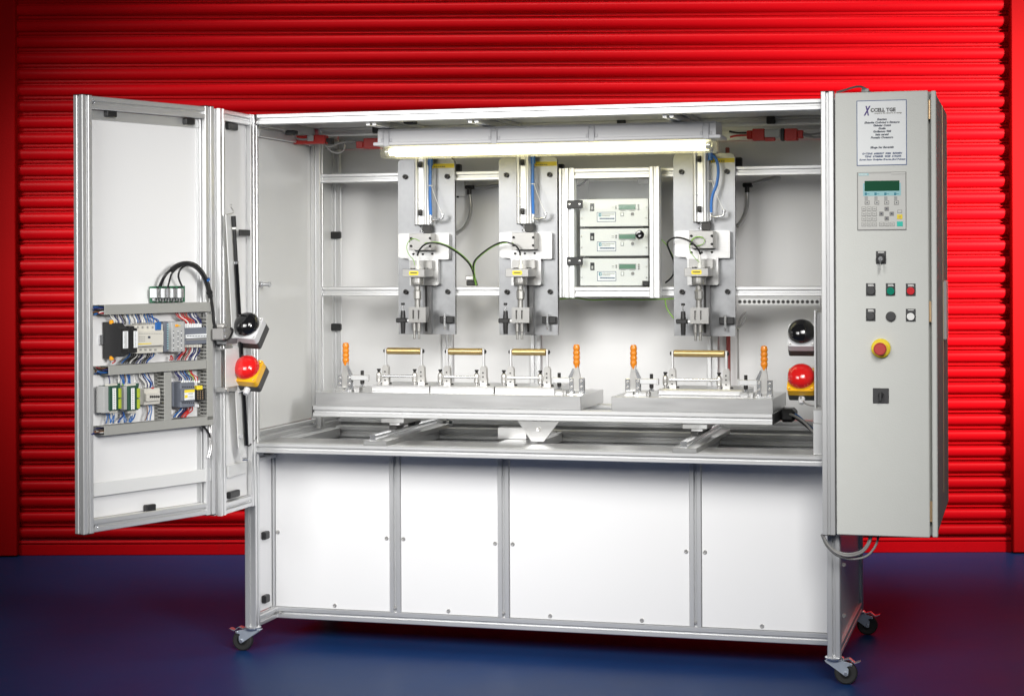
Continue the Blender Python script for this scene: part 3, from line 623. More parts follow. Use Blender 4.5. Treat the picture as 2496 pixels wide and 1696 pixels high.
# hose clamp on the left, locking pin on the right
a8, c8, lo8, hi8 = rect(K5, 77, 1312, 158, 1347, .50); o = bx('clamp_block', BLACK, st, a8, c8, .50, .53, lo8, hi8, .003)
bx('clamp_arm', ALU, st, c8 + .0003, sx0 - .0002, .508, .524, lo8 + .004, hi8 - .004, .001)
xs = at(K5(123, 1340), .495).x; Zs = lambda v: at(K5(123, v), .495).z
b = MB(); b.lathe([(0, Zs(1432)), (.0085, Zs(1432)), (.0095, Zs(1390)), (.0105, Zs(1350)), (.0105, Zs(1310)), (.0085, Zs(1255)), (0, Zs(1255))], (xs, .512, 0), EZ, 20); obj('dampener', b, BLACK, st)
b = MB(); b.cyl((xs, .512, Zs(1256)), (xs, .512, Zs(1210)), .003, n=12); obj('adjuster_rod', b, CHROME, st)
b = MB(); b.cyl((xs, .512, Zs(1212)), (xs, .512, Zs(1195)), .0075, n=18); obj('adjuster_knob', b, BLACK, st)
a9, c9, lo9, hi9 = rect(K5, 415, 1297, 519, 1350, YP - .02); bx('pin_holder', BLACK, st, a9, c9, YP - .02, YP - .0003, lo9, hi9, .002)
p_ = at(K5(453, 1340), YP - .03); b = MB(); b.lathe([(0, at(K5(453, 1402), YP - .03).z), (.004, at(K5(453, 1396), YP - .03).z), (.0052, at(K5(453, 1380), YP - .03).z), (.0052, at(K5(453, 1292), YP - .03).z), (.007, at(K5(453, 1290), YP - .03).z), (.007, at(K5(453, 1282), YP - .03).z), (0, at(K5(453, 1282), YP - .03).z)], (p_.x, YP - .027, 0), EZ, 16); obj('locking_pin', b, CHROME, st)
# sensor connector
cxn = at(K5(245, 930), .50).x; b = MB(); b.lathe([(0, hi5), (.010, hi5), (.010, hi5 + .012), (.0065, hi5 + .016), (.0048, hi5 + .052), (0, hi5 + .052)], (cxn, .505, 0), EZ, 18); obj('connector', b, WIRES['white'], st)
for q in ((a5 + .035, .50), (c5 - .012, .53)): obj('blanking_plug', MB().cyl((*q, hi5), (*q, hi5 + .004), .010, n=18), DARKSTEEL, st)
st2 = dup(st, (.4265, 0, 0), 'pneumatic press station on its plate next to the instrument rack frame on its left', 'press stations')
st3 = dup(st, (1.135, 0, 0), 'pneumatic press station on its plate right of the three stacked generators', 'press stations')
for ch in list(st3.children):
    if ch.name.startswith('blue_hose'): bpy.data.objects.remove(ch)
K6 = K(1340, 360, 3.158)
obj('blue_hose', MB().tube([at(K6(*q), .565) for q in ((1255, 60), (1285, 100), (1297, 180), (1285, 280), (1255, 360), (1243, 430), (1244, 500))], .0055, 12), BLUE, None).parent = st3
bpy.context.view_layer.update()
for ch in st3.children:
    if ch.name.startswith('blue_hose'): ch.matrix_parent_inverse = st3.matrix_world.inverted()
# sensor cables
def cable(name, lab, cat, k, pts, r, m, group=None):
    return tag(obj(name, MB().tube([at(k(q[0], q[1]), q[2]) for q in pts], r, 8), m), lab, cat, group)
cable('sensor_cable', 'black sensor cable arching right from the press station by the left wall', 'cable', K5, ((245, 832, .505), (262, 785, .50), (310, 742, .49), (385, 735, .49), (480, 765, .51), (580, 830, .55), (650, 905, .60), (682, 985, .63), (705, 1062, .638)), .0036, CABLE, 'sensor cables')
cable('earth_wire', 'green earth wire running beside the cable from the left press station', 'wire', K5, ((300, 735, .50), (390, 727, .488), (485, 757, .51), (585, 822, .55), (658, 900, .598), (676, 985, .628), (694, 1060, .636)), .0014, GREENY, 'earth wires')
cable('sensor_cable', 'black sensor cable arching left from the press station beside the rack', 'cable', K5, ((1038, 832, .505), (1025, 785, .50), (985, 745, .49), (905, 728, .50), (820, 760, .54), (730, 825, .585), (682, 880, .615), (674, 950, .63), (690, 1055, .638)), .0036, CABLE, 'sensor cables')
cable('earth_wire', 'green earth wire running beside the cable from the press station at the rack', 'wire', K5, ((985, 735, .50), (900, 737, .49), (815, 772, .535), (728, 838, .58), (690, 885, .61), (684, 950, .625), (700, 1058, .634)), .0014, GREENY, 'earth wires')
cable('earth_wire', 'small green wire curl left of the block on the left press station', 'wire', K5, ((262, 720, .53), (215, 700, .525), (178, 722, .525), (162, 770, .525), (180, 825, .52), (212, 862, .50), (225, 905, .49)), .0013, GREENY, 'earth wires')
cable('sensor_cable', 'black sensor cable arching left from the press station right of the generators', 'cable', K6, ((1160, 825, .505), (1140, 780, .50), (1085, 725, .49), (1010, 695, .50), (940, 700, .53), (905, 740, .58), (925, 800, .62), (955, 880, .65), (950, 980, .66), (890, 1040, .67)), .0036, CABLE, 'sensor cables')
cable('earth_wire', 'green earth wire hanging beside the rack towards the right press station', 'wire', K6, ((850, 700, .63), (900, 750, .62), (945, 830, .64), (965, 900, .65)), .002, GREENY, 'earth wires')
cable('earth_wire', 'green wire loop on the block of the right press station', 'wire', K6, ((1180, 690, .525), (1130, 685, .52), (1090, 715, .52), (1120, 755, .52), (1180, 740, .52), (1188, 705, .522), (1130, 688, .515), (1085, 730, .51), (1080, 790, .505), (1110, 840, .50), (1150, 880, .49)), .0013, GREENY, 'earth wires')
cable('earth_wire', 'green and yellow wire hanging under the rack by the right press station', 'wire', K6, ((888, 1165, .65), (895, 1215, .65), (915, 1260, .65), (955, 1315, .64)), .0025, GREENY, 'earth wires')

# ------------------------------------------------------------------ instrument rack and generators
rack = thing('instrument_rack', 'aluminium profile rack frame around the three stacked generators', 'rack', (1.26, .57, 1.335))
YR = .56
def rp(ax, *a): obj('post' if ax == 'z' else 'rail', MB().tslot(ax, *a), ALU, rack)
a, c, lo, hi = rect(K6, 115, 158, 191, 1155, YR); rp('z', lo, hi, a, c, YR, YR + .042); xL = c
a_, c_, l_, h_ = rect(K6, 80, 160, 114, 1150, YR + .03); rp('z', l_, h_, a_ - .005, a - .001, YR + .03, YR + .07)
a, c, lo2, hi2 = rect(K6, 766, 145, 853, 1155, YR); rp('z', lo, hi, a, c - .004, YR, YR + .042); xR = a
z0, z1 = rect(K6, 200, 155, 760, 236, YR)[2:]; rp('x', xL + .0003, xR - .0003, YR + .001, YR + .041, z0, z1)
z0b, z1b = rect(K6, 200, 1072, 760, 1150, YR)[2:]; rp('x', xL + .0003, xR - .0003, YR + .001, YR + .041, z0b, z1b)
bx('shelf', DARKIN, rack, xL + .001, xR - .001, YR + .05, .80, z1b - .006, z1b - .001); bx('backing', GREYM, rack, xL + .001, xR - .001, .80, .804, z1b, z0)
pane = bx('acrylic_door', ACRYL, rack, xL - .012, xR + .012, YR - .0055, YR - .0015, z1b + .004, z0 - .004, .0005)
for zy in (437, 873):
    a, c, lo, hi = rect(K6, 131, zy - 31, 252, zy + 31, YR - .012); o = bx('door_hinge', BLACK, rack, a, c, YR - .012, YR - .0058, lo, hi, .002)
    for q in (150, 228): p = at(K6(q, zy), YR - .014); b = MB(); b.dome((p.x, YR - .012, p.z), (0, -1, 0), .0062, .003, 16, 4); obj('screw', b, CHROME, o)
p = at(K6(690, 670), YR - .03); b = MB(); b.lathe([(0, 0), (.008, 0), (.008, .008), (.0165, .011), (.0175, .015), (.0175, .021), (.015, .0255), (.008, .0265), (0, .0255)], (p.x, YR - .006, p.z), (0, -1, 0), 28); o = obj('door_knob', b, BLACKG, rack)
for q in ((680, 235, 762, 283), (712, 1025, 762, 1062)): pb('corner_bracket', DARKSTEEL, rack, K6, *q, YR + .006, .03)
YG = .595
gen = thing('generator_unit', 'grey generator unit at the top of the rack stack', 'generator', at(K6(494, 607), YG), 'stacked generators')
a, c, lo, hi = rect(K6, 232, 396, 757, 606, YG); bx('case', PALE, gen, a, c, YG, YG + .18, lo, hi, .0012)
bx('foot_strip', DARKSTEEL, gen, a + .02, c - .02, YG + .004, YG + .17, lo - .005, lo - .0005, 0)
pb('rocker_switch', BLACK, gen, K6, 310, 430, 341, 488, YG - .003, .0028, .001); o = gen.children[-1]
pb('switch_dial', GREYM, gen, K6, 317, 455, 333, 480, YG - .005, .0018, .001)
pb('display_bezel', GREYM, gen, K6, 528, 435, 663, 481, YG - .002, .0018, .0005); pb('display', LCD2, gen, K6, 533, 441, 658, 475, YG - .003, .0009, 0)
pb('label_border', INKB, gen, K6, 363, 497, 509, 571, YG - .0006, .0005, 0); o = pb('label', PAPER, gen, K6, 367, 501, 505, 567, YG - .0012, .0005, 0)
pb('logo_mark', DTEAL, o, K6, 376, 506, 397, 531, YG - .0016, .0003, 0); pb('logo_gap', PAPER, o, K6, 384, 512, 390, 525, YG - .0019, .0002, 0)
for yy, x_0, x_1, hh in ((509, 402, 497, 8), (522, 402, 465, 8), (541, 384, 497, 12)):
    xx = x_0
    while xx < x_1:
        w_ = random.uniform(4, 9); pb('print_mark', KEYG if hh == 8 else INKB, o, K6, xx, yy, min(xx + w_, x_1), yy + hh, YG - .0016, .0003, 0); xx += w_ + 2.2
for q in ((510, 451), (510, 466)): pc = at(K6(*q), YG); b = MB(); b.lathe([(0, -.002), (.0028, -.002), (.0035, .0)], (pc.x, YG - .0005, pc.z), EY, 12); obj('indicator', b, GREYC, gen)
for q in ((684, 443), (684, 459), (684, 475)): pc = at(K6(*q), YG); b = MB(); b.lathe([(0, -.003), (.0033, -.003), (.0036, .0)], (pc.x, YG - .0005, pc.z), EY, 12); obj('button', b, GREYC, gen)
pb('toggle_switch', GREYC, gen, K6, 545, 499, 569, 529, YG - .002, .0018, .0005); pb('switch_rocker', PAPER, gen, K6, 549, 502, 565, 525, YG - .004, .0018, .0005)
pc = at(K6(637, 511), YG); b = MB(); b.lathe([(0, -.004), (.003, -.004), (.003, -.006), (.0055, -.006), (.0065, 0)], (pc.x, YG - .0005, pc.z), EY, 16); obj('jack', b, GREYC, gen)
for q in ((475, 452, 495, 456), (475, 463, 495, 467), (545, 484, 582, 488), (612, 484, 655, 488)): pb('print_mark', KEYG, gen, K6, *q, YG - .0004, .0003, 0)
for q in ((245, 543), (743, 457), (743, 540), (245, 457)): pc = at(K6(*q), YG); b = MB(); b.dome((pc.x, YG, pc.z), (0, -1, 0), .0037, .0022, 12, 3); obj('screw', b, STEEL, gen)
h1 = at(K6(494, 833), YG).z - lo; h2 = at(K6(494, 1062), YG).z - lo
dup(gen, (0, 0, h1), 'grey generator unit in the middle of the rack stack behind the black knob', 'stacked generators')
dup(gen, (0, 0, h2), 'grey generator unit at the bottom of the rack stack', 'stacked generators')
cable('rack_cable', 'thin black cable curving over the top generator in the rack', 'cable', K6, ((196, 296, .70), (235, 288, .70), (270, 262, .70), (292, 238, .70)), .0035, CABLE)

# ------------------------------------------------------------------ fluorescent lamp
lamp = thing('light_fixture', 'long grey fluorescent light fixture glowing under the roof', 'light fixture', (1.07, .27, 1.88))
lx0, lx1 = .402, 1.745; YL = .20
sec = [(YL, 1.937), (YL, 1.978), (YL + .008, 1.987), (YL + .132, 1.987), (YL + .14, 1.978), (YL + .14, 1.937)]
b = MB(); b.prism(sec, (lx0 + .018, 0, 0), EY, EZ, EX, lx1 - lx0 - .036); obj('housing', b, FIXP, lamp)
FIXC = mat('clip_plastic', (.50, .50, .52), .4)
bx('flange', FIXP, lamp, lx0, lx1, YL - .006, YL + .146, 1.9235, 1.9368, .003)
sec = [(YL + .002, 1.923), (YL + .004, 1.893), (YL + .014, 1.878), (YL + .126, 1.878), (YL + .136, 1.893), (YL + .138, 1.923)]
b = MB()
for (p0, p1) in zip(sec, sec[1:]):
    b.add([(lx0 + .026, *p0), (lx1 - .026, *p0), (lx1 - .026, *p1), (lx0 + .026, *p1)], [(0, 1, 2, 3)])
for e in (lx0 + .026, lx1 - .026): b.add([(e, *q) for q in sec], [tuple(range(6))])
obj('diffuser', b, DIFF, lamp)
bx('reflector', WHITE, lamp, lx0 + .04, lx1 - .04, YL + .01, YL + .13, 1.9195, 1.923, 0)
for yy in (YL + .035, YL + .105):
    obj('tube', MB().cyl((lx0 + .055, yy, 1.9005), (lx1 - .06, yy, 1.9005), .0145, n=20), TUBE, lamp)
    for e, s in ((lx0 + .040, .0149), (lx1 - .0598, .0149)): obj('tube_cap', MB().cyl((e, yy, 1.9005), (e + s, yy, 1.9005), .0148, n=16), CHROME, lamp)
KL = K(900, 280, 5.28); KL2 = K(1340, 260, 5.05)
for k, q in ((KL, 225), (KL, 1612), (KL2, 518), (KL2, 1925)):
    x = at(k(q, 300), YL).x; b = MB(); b.box(x - .0115, x + .0115, YL - .009, YL - .0005, 1.920, 1.972, .002)
    b.box(x - .0115, x - .009, YL - .006, YL - .0005, 1.972, 1.982); b.box(x + .009, x + .0115, YL - .006, YL - .0005, 1.972, 1.982); b.box(x - .022, x - .012, YL - .004, YL - .0003, 1.937, 1.95, .003); b.box(x + .012, x + .022, YL - .004, YL - .0003, 1.937, 1.95, .003)
    obj('housing_clip', b, FIXC, lamp)

# ------------------------------------------------------------------ palm buttons
def palm(c, n, up, dome_m, body_m, lab, group='mushroom palm buttons', gland=False):
    c = Vector(c); n = Vector(n).normalized(); x = (-n).cross(Vector(up)).normalized(); z = x.cross(-n)
    Mx = Matrix(((x.x, -n.x, z.x, c.x), (x.y, -n.y, z.y, c.y), (x.z, -n.z, z.z, c.z), (0, 0, 0, 1)))
    t = thing('palm_button', lab, 'push button', c, group); h = .049
    def RB(a, y0, y1, r): return arc(a - r, a - r, r, 0, 90, 4) + arc(-a + r, a - r, r, 90, 180, 4) + arc(-a + r, -a + r, r, 180, 270, 4) + arc(a - r, -a + r, r, 270, 360, 4)
    b = MB(Mx); b.prism(RB(h, 0, 0, .008), (0, .030, 0), EX, EZ, EY, .032); obj('base_box', b, DGREY, t)
    b = MB(Mx); b.prism(RB(h, 0, 0, .010), (0, 0, 0), EX, EZ, EY, .0297); b.lathe([(.0505, 0), (.0475, -.006), (.040, -.007)], (0, 0, .004), EY, 36); obj('cover', b, body_m, t)
    b = MB(Mx); b.lathe([(.0, .002), (.047, .002), (.0485, -.010), (.0475, -.014)], (0, -.004, .004), EY, 40); b.dome((0, -.018, .004), (0, -1, 0), .0475, .033, 40, 12); obj('dome', b, dome_m, t)
    for qx in (-.040, .040):
        for qz in (-.040, .040):
            b = MB(Mx); b.lathe([(0, -.0005), (.002, -.0005), (.0045, -.002), (.0045, .001)], (qx, 0, qz), EY, 12); obj('cover_screw', b, STEEL if body_m is not YEL else BRASSF, t)
    if gland:
        b = MB(Mx); b.lathe([(0, 0), (.012, 0), (.012, .014), (.009, .024), (.0, .024)], (0.0, .046, -.049), (0, 0, -1), 8, False); obj('cable_gland', b, FIXP, t)
    return t, Mx
KW = K(520, 740, 7.18); KG = K(520, 480, 5.64)
palm(at(K3(1972, 150), .12), (.02, -.80, .60), (0, 0, 1), BLACKG, FIXP, 'black palm button in a pale grey housing by the control cabinet')
palm(at(K3(1968, 600), .12), (-.02, -.80, .60), (0, 0, 1), RED, YEL, 'red palm button in a yellow housing by the control cabinet', gland=True)
palm(at(KW(600, 420), -.235), (-.04, -.78, .62), (.06, 0, 1), BLACKG, FIXP, 'black palm button in a pale grey housing beside the open door')
palm(at(KW(600, 1170), -.235), (-.04, -.78, .62), (.06, 0, 1), RED, YEL, 'red palm button in a yellow housing beside the open door', gland=True)
# brackets carrying the right hand pair
br = thing('button_bracket', 'aluminium bracket carrying the palm buttons at the control cabinet', 'bracket', (2.10, .13, 1.0))
bx('bracket_plate', ALU, br, 2.095, 2.101, .06, .19, .955, 1.30); bx('bracket_arm', ALU, br, 2.05, 2.0947, .17, .176, 1.03, 1.10); bx('bracket_arm', ALU, br, 2.05, 2.0947, .17, .176, 1.18, 1.25)
bx('bracket_foot', ALU, br, 2.1015, 2.142, .10, .15, .965, 1.29)
bx('bracket_plate', ALU, br, 2.095, 2.134, .02, .026, .796, .905); bx('bracket_plate', ALU, br, 2.095, 2.134, .028, .034, .906, .952)
cable('button_cable', 'pale cable leaving the red palm button by the cabinet', 'cable', K3, ((1960, 775, .11), (1975, 815, .11), (2020, 850, .10), (2080, 868, .09), (2165, 872, .08)), .003, SILVERC)

# ------------------------------------------------------------------ red safety switches
def sw(lab, parts, cables=()):
    t = thing('safety_switch', lab, 'safety switch', parts[0][1], 'red interlock switches')
    for nm, _, m, bxs in parts:
        bx(nm, m, t, *bxs, .003)
    for pts, m in cables: obj('lead', MB().tube(pts, .004, 8), m, t)
def R4(k, q, y, d): a, c, lo, hi = rect(k, *q, y); return (a, c, y, y + d, lo, hi)
sw('red interlock switch under the roof by the left wall', [('switch_body', at(K4(660, 440), .42), REDS, R4(K4, (505, 395, 835, 486), .42, .05)), ('switch_nose', 0, REDS, R4(K4, (470, 405, 504, 450), .42, .04)),
   ('mounting_bracket', 0, GREYM, R4(K4, (648, 392, 715, 458), .41, .0095)), ('actuator', 0, BLACK, R4(K4, (845, 425, 917, 490), .44, .03)), ('actuator_key', 0, REDS, R4(K4, (850, 470, 868, 490), .43, .009))],
   [([at(K4(*q), .40) for q in ((485, 360), (500, 400), (545, 430), (600, 440), (650, 440))], GREYC), ([at(K4(*q), .45) for q in ((830, 470), (860, 510), (920, 510), (1000, 480), (1090, 465), (1170, 462))], GREYC), ([at(K4(*q), .46) for q in ((860, 515), (910, 565), (980, 585), (1040, 555), (1055, 480), (1050, 450))], GREYC)])
sw('red interlock switch half hidden behind the left end of the light fixture', [('switch_body', at(K4(1300, 480), .45), REDS, R4(K4, (1250, 425, 1425, 535), .45, .05)), ('switch_nose', 0, REDS, R4(K4, (1172, 460, 1249, 533), .455, .04))])
sw('red interlock switch with grey middle under the roof by the cabinet', [('switch_body', at(KR(800, 560), .55), REDS, R4(KR, (585, 500, 715, 625), .55, .05)), ('switch_nose', 0, REDS, R4(KR, (525, 520, 584, 610), .555, .04)),
   ('switch_cover', 0, GREYM, R4(KR, (716, 505, 885, 590), .548, .045)), ('actuator', 0, REDS, R4(KR, (930, 498, 1065, 625), .55, .05)), ('actuator_nose', 0, REDS, R4(KR, (1066, 515, 1125, 600), .555, .04)), ('latch', 0, DARKSTEEL, R4(KR, (886, 495, 928, 630), .56, .03)), ('key_tab', 0, REDS, R4(KR, (716, 592, 830, 632), .556, .02))],
   [([at(KR(*q), .57) for q in ((340, 530), (430, 545), (525, 545))], CABLE), ([at(KR(*q), .57) for q in ((350, 590), (420, 575), (525, 570))], REDS), ([at(KR(*q), .57) for q in ((1125, 545), (1200, 560), (1270, 555), (1330, 540))], GREYC), ([at(KR(*q), .57) for q in ((1125, 570), (1200, 580), (1270, 595), (1330, 590))], GREYC)])
# dark red pipe behind the right hand press
p0 = at((1773, 345), .85); p1 = at((1772, 905), .85)
tag(obj('pipe', MB().box(p0.x - .008, p0.x + .008, .845, .86, .85, 1.93, .003), mat('dull_red_pipe', (.28, .045, .04), .5)), 'dull red pipe running up behind the right press station', 'pipe')
# conduits on the back wall
def conduit(lab, k, boxq, pts, m=SILVERC):
    t = thing('conduit', lab, 'conduit', at(k(boxq[0], boxq[3]), .87)); a, c, lo, hi = rect(k, *boxq, .86)
    bx('junction_box', BLACK, t, a, c, .86, .90, lo, hi, .004)
    for ps in pts: obj('flexible_conduit', MB().tube([at(k(q[0], q[1]), q[2]) for q in ps], .0075, 10), m, t)
    b = MB(); q = pts[0][0]; pc = at(k(q[0], q[1]), q[2]); b.cyl((pc.x, pc.y, pc.z - .012), (pc.x, pc.y, pc.z + .012), .0095, n=8); obj('conduit_gland', b, DARKSTEEL, t)
conduit('metal conduit hanging from a black box between the left two presses', K5, (608, 290, 678, 320), (((645, 340, .87), (655, 430, .865), (650, 520, .85), (610, 610, .82), (540, 665, .78)), ((678, 305, .88), (770, 305, .88), (880, 290, .88))))
conduit('metal conduit hanging from a black box right of the right press', KR, (480, 1078, 580, 1125), (((530, 1150, .87), (535, 1240, .865), (525, 1350, .85), (480, 1470, .82), (425, 1540, .78)), ((585, 1090, .88), (700, 1055, .88), (830, 1025, .88), (880, 1030, .89))))
cable('drop_cable', 'grey cable hanging below the socket rail right of the right press', 'cable', K6, ((1510, 1265, .66), (1475, 1300, .68), (1452, 1370, .70), (1448, 1480, .70), (1450, 1600, .70), (1452, 1780, .70)), .004, GREYC)
cable('drop_cable', 'silver cable curving below the socket rail towards the right press', 'cable', K6, ((1515, 1290, .65), (1500, 1330, .66), (1470, 1370, .67), (1445, 1390, .68)), .005, SILVERC)
cable('rack_cable', 'pale green cable lying along the underside of the rack', 'cable', K6, ((75, 1165, .67), (200, 1158, .66), (330, 1172, .65), (520, 1166, .65), (700, 1170, .66), (960, 1162, .66)), .003, GREENY)

# ------------------------------------------------------------------ control cabinet
K7 = K(1980, 200, 3.589); K8 = K(1980, 560, 3.158); YC = -.060
cab = thing('control_cabinet', 'tall pale grey control cabinet with operator panel and push buttons', 'control cabinet', (2.35, .4, .53))
obj('profile_post', MB().tslot('z', .529, 2.058, 2.134, 2.178, -.056, -.012), ALU, cab)
bx('end_cap', BLACK, cab, 2.1345, 2.1775, -.0555, -.0125, .526, .5288, .0005); bx('end_cap', BLACK, cab, 2.1345, 2.1775, -.0555, -.0125, 2.0582, 2.0605, .0005)
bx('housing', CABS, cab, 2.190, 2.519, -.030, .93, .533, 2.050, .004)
bx('door_frame', CABP, cab, 2.5055, 2.5235, -.060, -.0303, .533, 2.050, .003)
bx('side_trim', HINGE, cab, 2.5192, 2.5205, .50, .505, .62, 2.045, 0)
door = bx('door', CABP, cab, 2.183, 2.497, YC, YC + .024, .531, 2.052, .003)
for q in ((1018, 158, 1030, 325),): 
    a, c, lo, hi = rect(K7, *q, YC); obj('hinge', MB().cyl((2.5012, YC + .008, lo), (2.5012, YC + .008, hi), .0042, n=14), HINGE, cab)
for z_ in (1.30, .62): obj('hinge', MB().cyl((2.5012, YC + .008, z_ - .035), (2.5012, YC + .008, z_ + .035), .0042, n=14), HINGE, cab)
b = MB(); b.lathe([(0, 0), (.022, 0), (.022, .004), (.0, .005)], (0, 0, 0), (1, 0, 0), 24)
hd = bx('side_handle', PALE, cab, 2.5205, 2.532, .50, .66, 1.18, 1.40, .005)
P = YC - .0006
# maker's sign: white plate, blue border, lettering
a, c, lo, hi = rect(K7, 388, 160, 827, 731, YC); sg = bx('sign_border', mat('blue_border', (.05, .10, .25), .4), cab, a, c, YC - .0012, YC - .0001, lo, hi, 0)
bx('sign_plate', PAPER, sg, a + .0026, c - .0026, YC - .0018, YC - .0013, lo + .0026, hi - .0026, 0)
def line(body, cxz, cyz, hpx, m=INKB, sh=.25, wpx=None, par=sg):
    p = at(K7(cxz, cyz), YC - .002); sz = hpx / 3.589 * (CAM - p).length / F * 1.6
    o = txt(body, sz, (p.x, YC - .0020, p.z), m, par, shear=sh)
    if wpx:
        xs = [v.co.x for v in o.data.vertices]; W = max(xs) - min(xs); tw = wpx / 3.589 * (CAM - p).length / F
        for v in o.data.vertices: v.co.x = p.x + (v.co.x - p.x) * tw / W
    return o
line('X', 474, 258, 66, VIOLET, .35, 60); line('\u00c7CELL TGE', 618, 247, 26, DGREY, 0, 212); line('roquire Re elcore st camp', 660, 272, 11, KEYG, .2, 235)
for s_, y_, w_ in (('Enarium', 328, 82), ('Ehtavite Cotivted n Stoeoro', 355, 298), ('Galeder Cotot', 381, 150), ('Gotile', 408, 60), ('Gotlamon 908', 434, 152), ('hats sereid', 461, 115), ('Poseaio Owesoro', 487, 190), ('Sfioge Ser Beverish', 573, 198)): line(s_, 608, y_, 15, INK, .25, w_)
line('G+TENS  6080507  9086  RE208H', 608, 627, 13, INKB, .25, 338); line('TENS  6708B0R  9028  S10G0R', 616, 652, 13, INKB, .25, 308); line('Sovet Seso Gotiplee Ereoee Jind Poheet', 611, 679, 12, INKB, .25, 390)
# operator panel with screen and keys
a, c, lo, hi = rect(K7, 393, 788, 823, 1297, YC); op = bx('operator_panel', GREYC, cab, a, c, YC - .003, YC - .0001, lo, hi, .0008)
a, c, lo, hi = rect(K7, 400, 792, 816, 1289, YC - .0035); bx('panel_foil', HMI, op, a, c, YC - .0038, YC - .0031, lo, hi, .0003)
def key(nm, m, q, d=.0014, off=.0040, ch=.0003): return pb(nm, m, op, K7, *q, YC - off - d, d, ch)
key('brand_tab', LTEAL, (405, 799, 492, 820), .0003); 
for i in range(6): key('print_mark', WBTN, (412 + i * 12, 805, 420 + i * 12, 813), .0002, .0044, 0)
key('foil_line', GREYC, (492, 797, 690, 800), .0002, .0039, 0); key('foil_line', GREYC, (690, 806, 815, 809), .0002, .0039, 0)
key('screen_surround', LTEAL, (444, 885, 775, 996), .0003); key('screen', LCD, (457, 864, 762, 954), .0004, .0044)
for i, x in enumerate((458, 543, 629, 715)):
    key('lamp_symbol', DTEAL, (x, 968, x + 20, 992), .0002, .0044, 0); key('lamp_symbol', DTEAL, (x + 20, 978, x + 42, 982), .0002, .0044, 0)
    for yy in (1006, 1023): key('print_mark', INK, (x, yy, x + 28, yy + 7), .0002, .0039, 0)
    key('key', KEYG, (x, 1037, x + 42, 1073)); key('key_face', HMI, (x + 8, 1043, x + 36, 1067), .0003, .0055, 0); key('print_mark', INK, (x + 16, 1050, x + 28, 1060), .0002, .0059, 0)
for j, yy in enumerate((1091, 1137, 1181, 1227)):
    for i, x in enumerate((431, 478, 525)):
        key('key', KEYG, (x, yy, x + 39, yy + 36)); key('key_face', HMI, (x + 4, yy + 4, x + 35, yy + 32), .0003, .0055, 0); key('print_mark', GREYC, (x + 10, yy + 15, x + 29, yy + 22), .0002, .0059, 0)
for x, yy in ((632, 1092), (585, 1135), (676, 1135), (632, 1176)):
    key('key', GREYC, (x, yy, x + 38, yy + 36)); key('arrow_mark', INK, (x + 13, yy + 12, x + 25, yy + 24), .0002, .0055, 0)
for x in (585, 632, 679): key('key', KEYG, (x, 1226, x + 40, 1262)); key('key_face', HMI, (x + 4, 1230, x + 36, 1258), .0003, .0055, 0); key('print_mark', GREYC, (x + 10, 1241, x + 30, 1248), .0002, .0059, 0)
key('key', KEYG, (745, 1118, 784, 1147)); key('key_face', HMI, (749, 1122, 780, 1143), .0003, .0055, 0); key('key', YELL, (741, 1159, 788, 1199)); key('arrow_mark', BRASSF, (757, 1171, 774, 1188), .0002, .0055, 0); key('key', TEAL, (740, 1221, 792, 1262))
# push buttons on legend plates
def pushb(q, lens, ctr, lab, plate=True, rr=.0138, words=2):
    if plate:
        o = pb('legend_plate', DGREY, cab, K8, *q, YC - .002, .0019, .0006)
        for i in range(words): pb('print_mark', WBTN, o, K8, q[0] + 16, q[1] + 7 + i * 10, q[2] - 16 + (4 if i else 0), q[1] + 12 + i * 10, YC - .0024, .0003, 0)
    p = at(K8(*ctr), YC - .008); b = MB(); b.lathe([(rr * .92, -.006), (rr, -.006), (rr + .0012, -.004), (rr + .0012, .0)], (p.x, YC - .0021, p.z), EY, 28); bz = obj('button_ring', b, BLACK, cab)
    b = MB(); b.lathe([(0, -.0065), (rr * .7, -.0066), (rr * .93, -.0064), (rr * .93, -.002)], (p.x, YC - .0021, p.z), EY, 28); o = obj('push_button', b, lens, bz); o['label'] = lab
pushb((413, 412, 486, 509), DGREY, (450, 470), 'black push button'); pushb((566, 412, 638, 509), GREENB, (602, 472), 'green push button'); pushb((720, 414, 795, 510), RBTN, (757, 471), 'red push button')
pushb((413, 607, 486, 703), DGREY, (447, 665), 'black push button'); pushb((0, 0, 0, 0), DGREY, (604, 668), 'blank black plug', False, .0158); pushb((720, 609, 796, 707), WBTN, (757, 668), 'white push button', words=1)
o = pb('legend_plate', DGREY, cab, K8, 490, 165, 568, 264, YC - .002, .0019, .0006); pb('print_mark', WBTN, o, K8, 506, 171, 552, 178, YC - .0024, .0003, 0)
p = at(K8(526, 224), YC - .01); b = MB(); b.lathe([(.008, -.012), (.0135, -.012), (.016, -.009), (.016, 0)], (p.x, YC - .0021, p.z), EY, 24); ks = obj('key_switch', b, BLACK, cab)
obj('lock_barrel', MB().lathe([(0, -.014), (.0075, -.014), (.008, -.010), (.008, 0)], (p.x, YC - .0021, p.z), EY, 20), CHROME, ks)
bx('switch_key', CHROME, ks, p.x - .0008, p.x + .0008, YC - .034, YC - .0165, p.z - .040, p.z + .004, .0003)
p = at(K8(528, 912), YC - .006); es = obj('emergency_stop', MB().lathe([(0, -.0125), (.029, -.0125), (.0325, -.010), (.033, 0)], (p.x, YC - .0002, p.z), EY, 40), YELL, cab)
p = at(K8(519, 918), YC - .04); b = MB(); b.lathe([(.014, .0), (.0145, -.012), (.0205, -.016), (.0220, -.023), (.0210, -.028), (.0185, -.030), (.0175, -.029), (0, -.0293)], (p.x + .0008, YC - .0128, p.z), EY, 36); obj('stop_knob', b, mat('matt_red', (.50, .05, .045), .45), es)
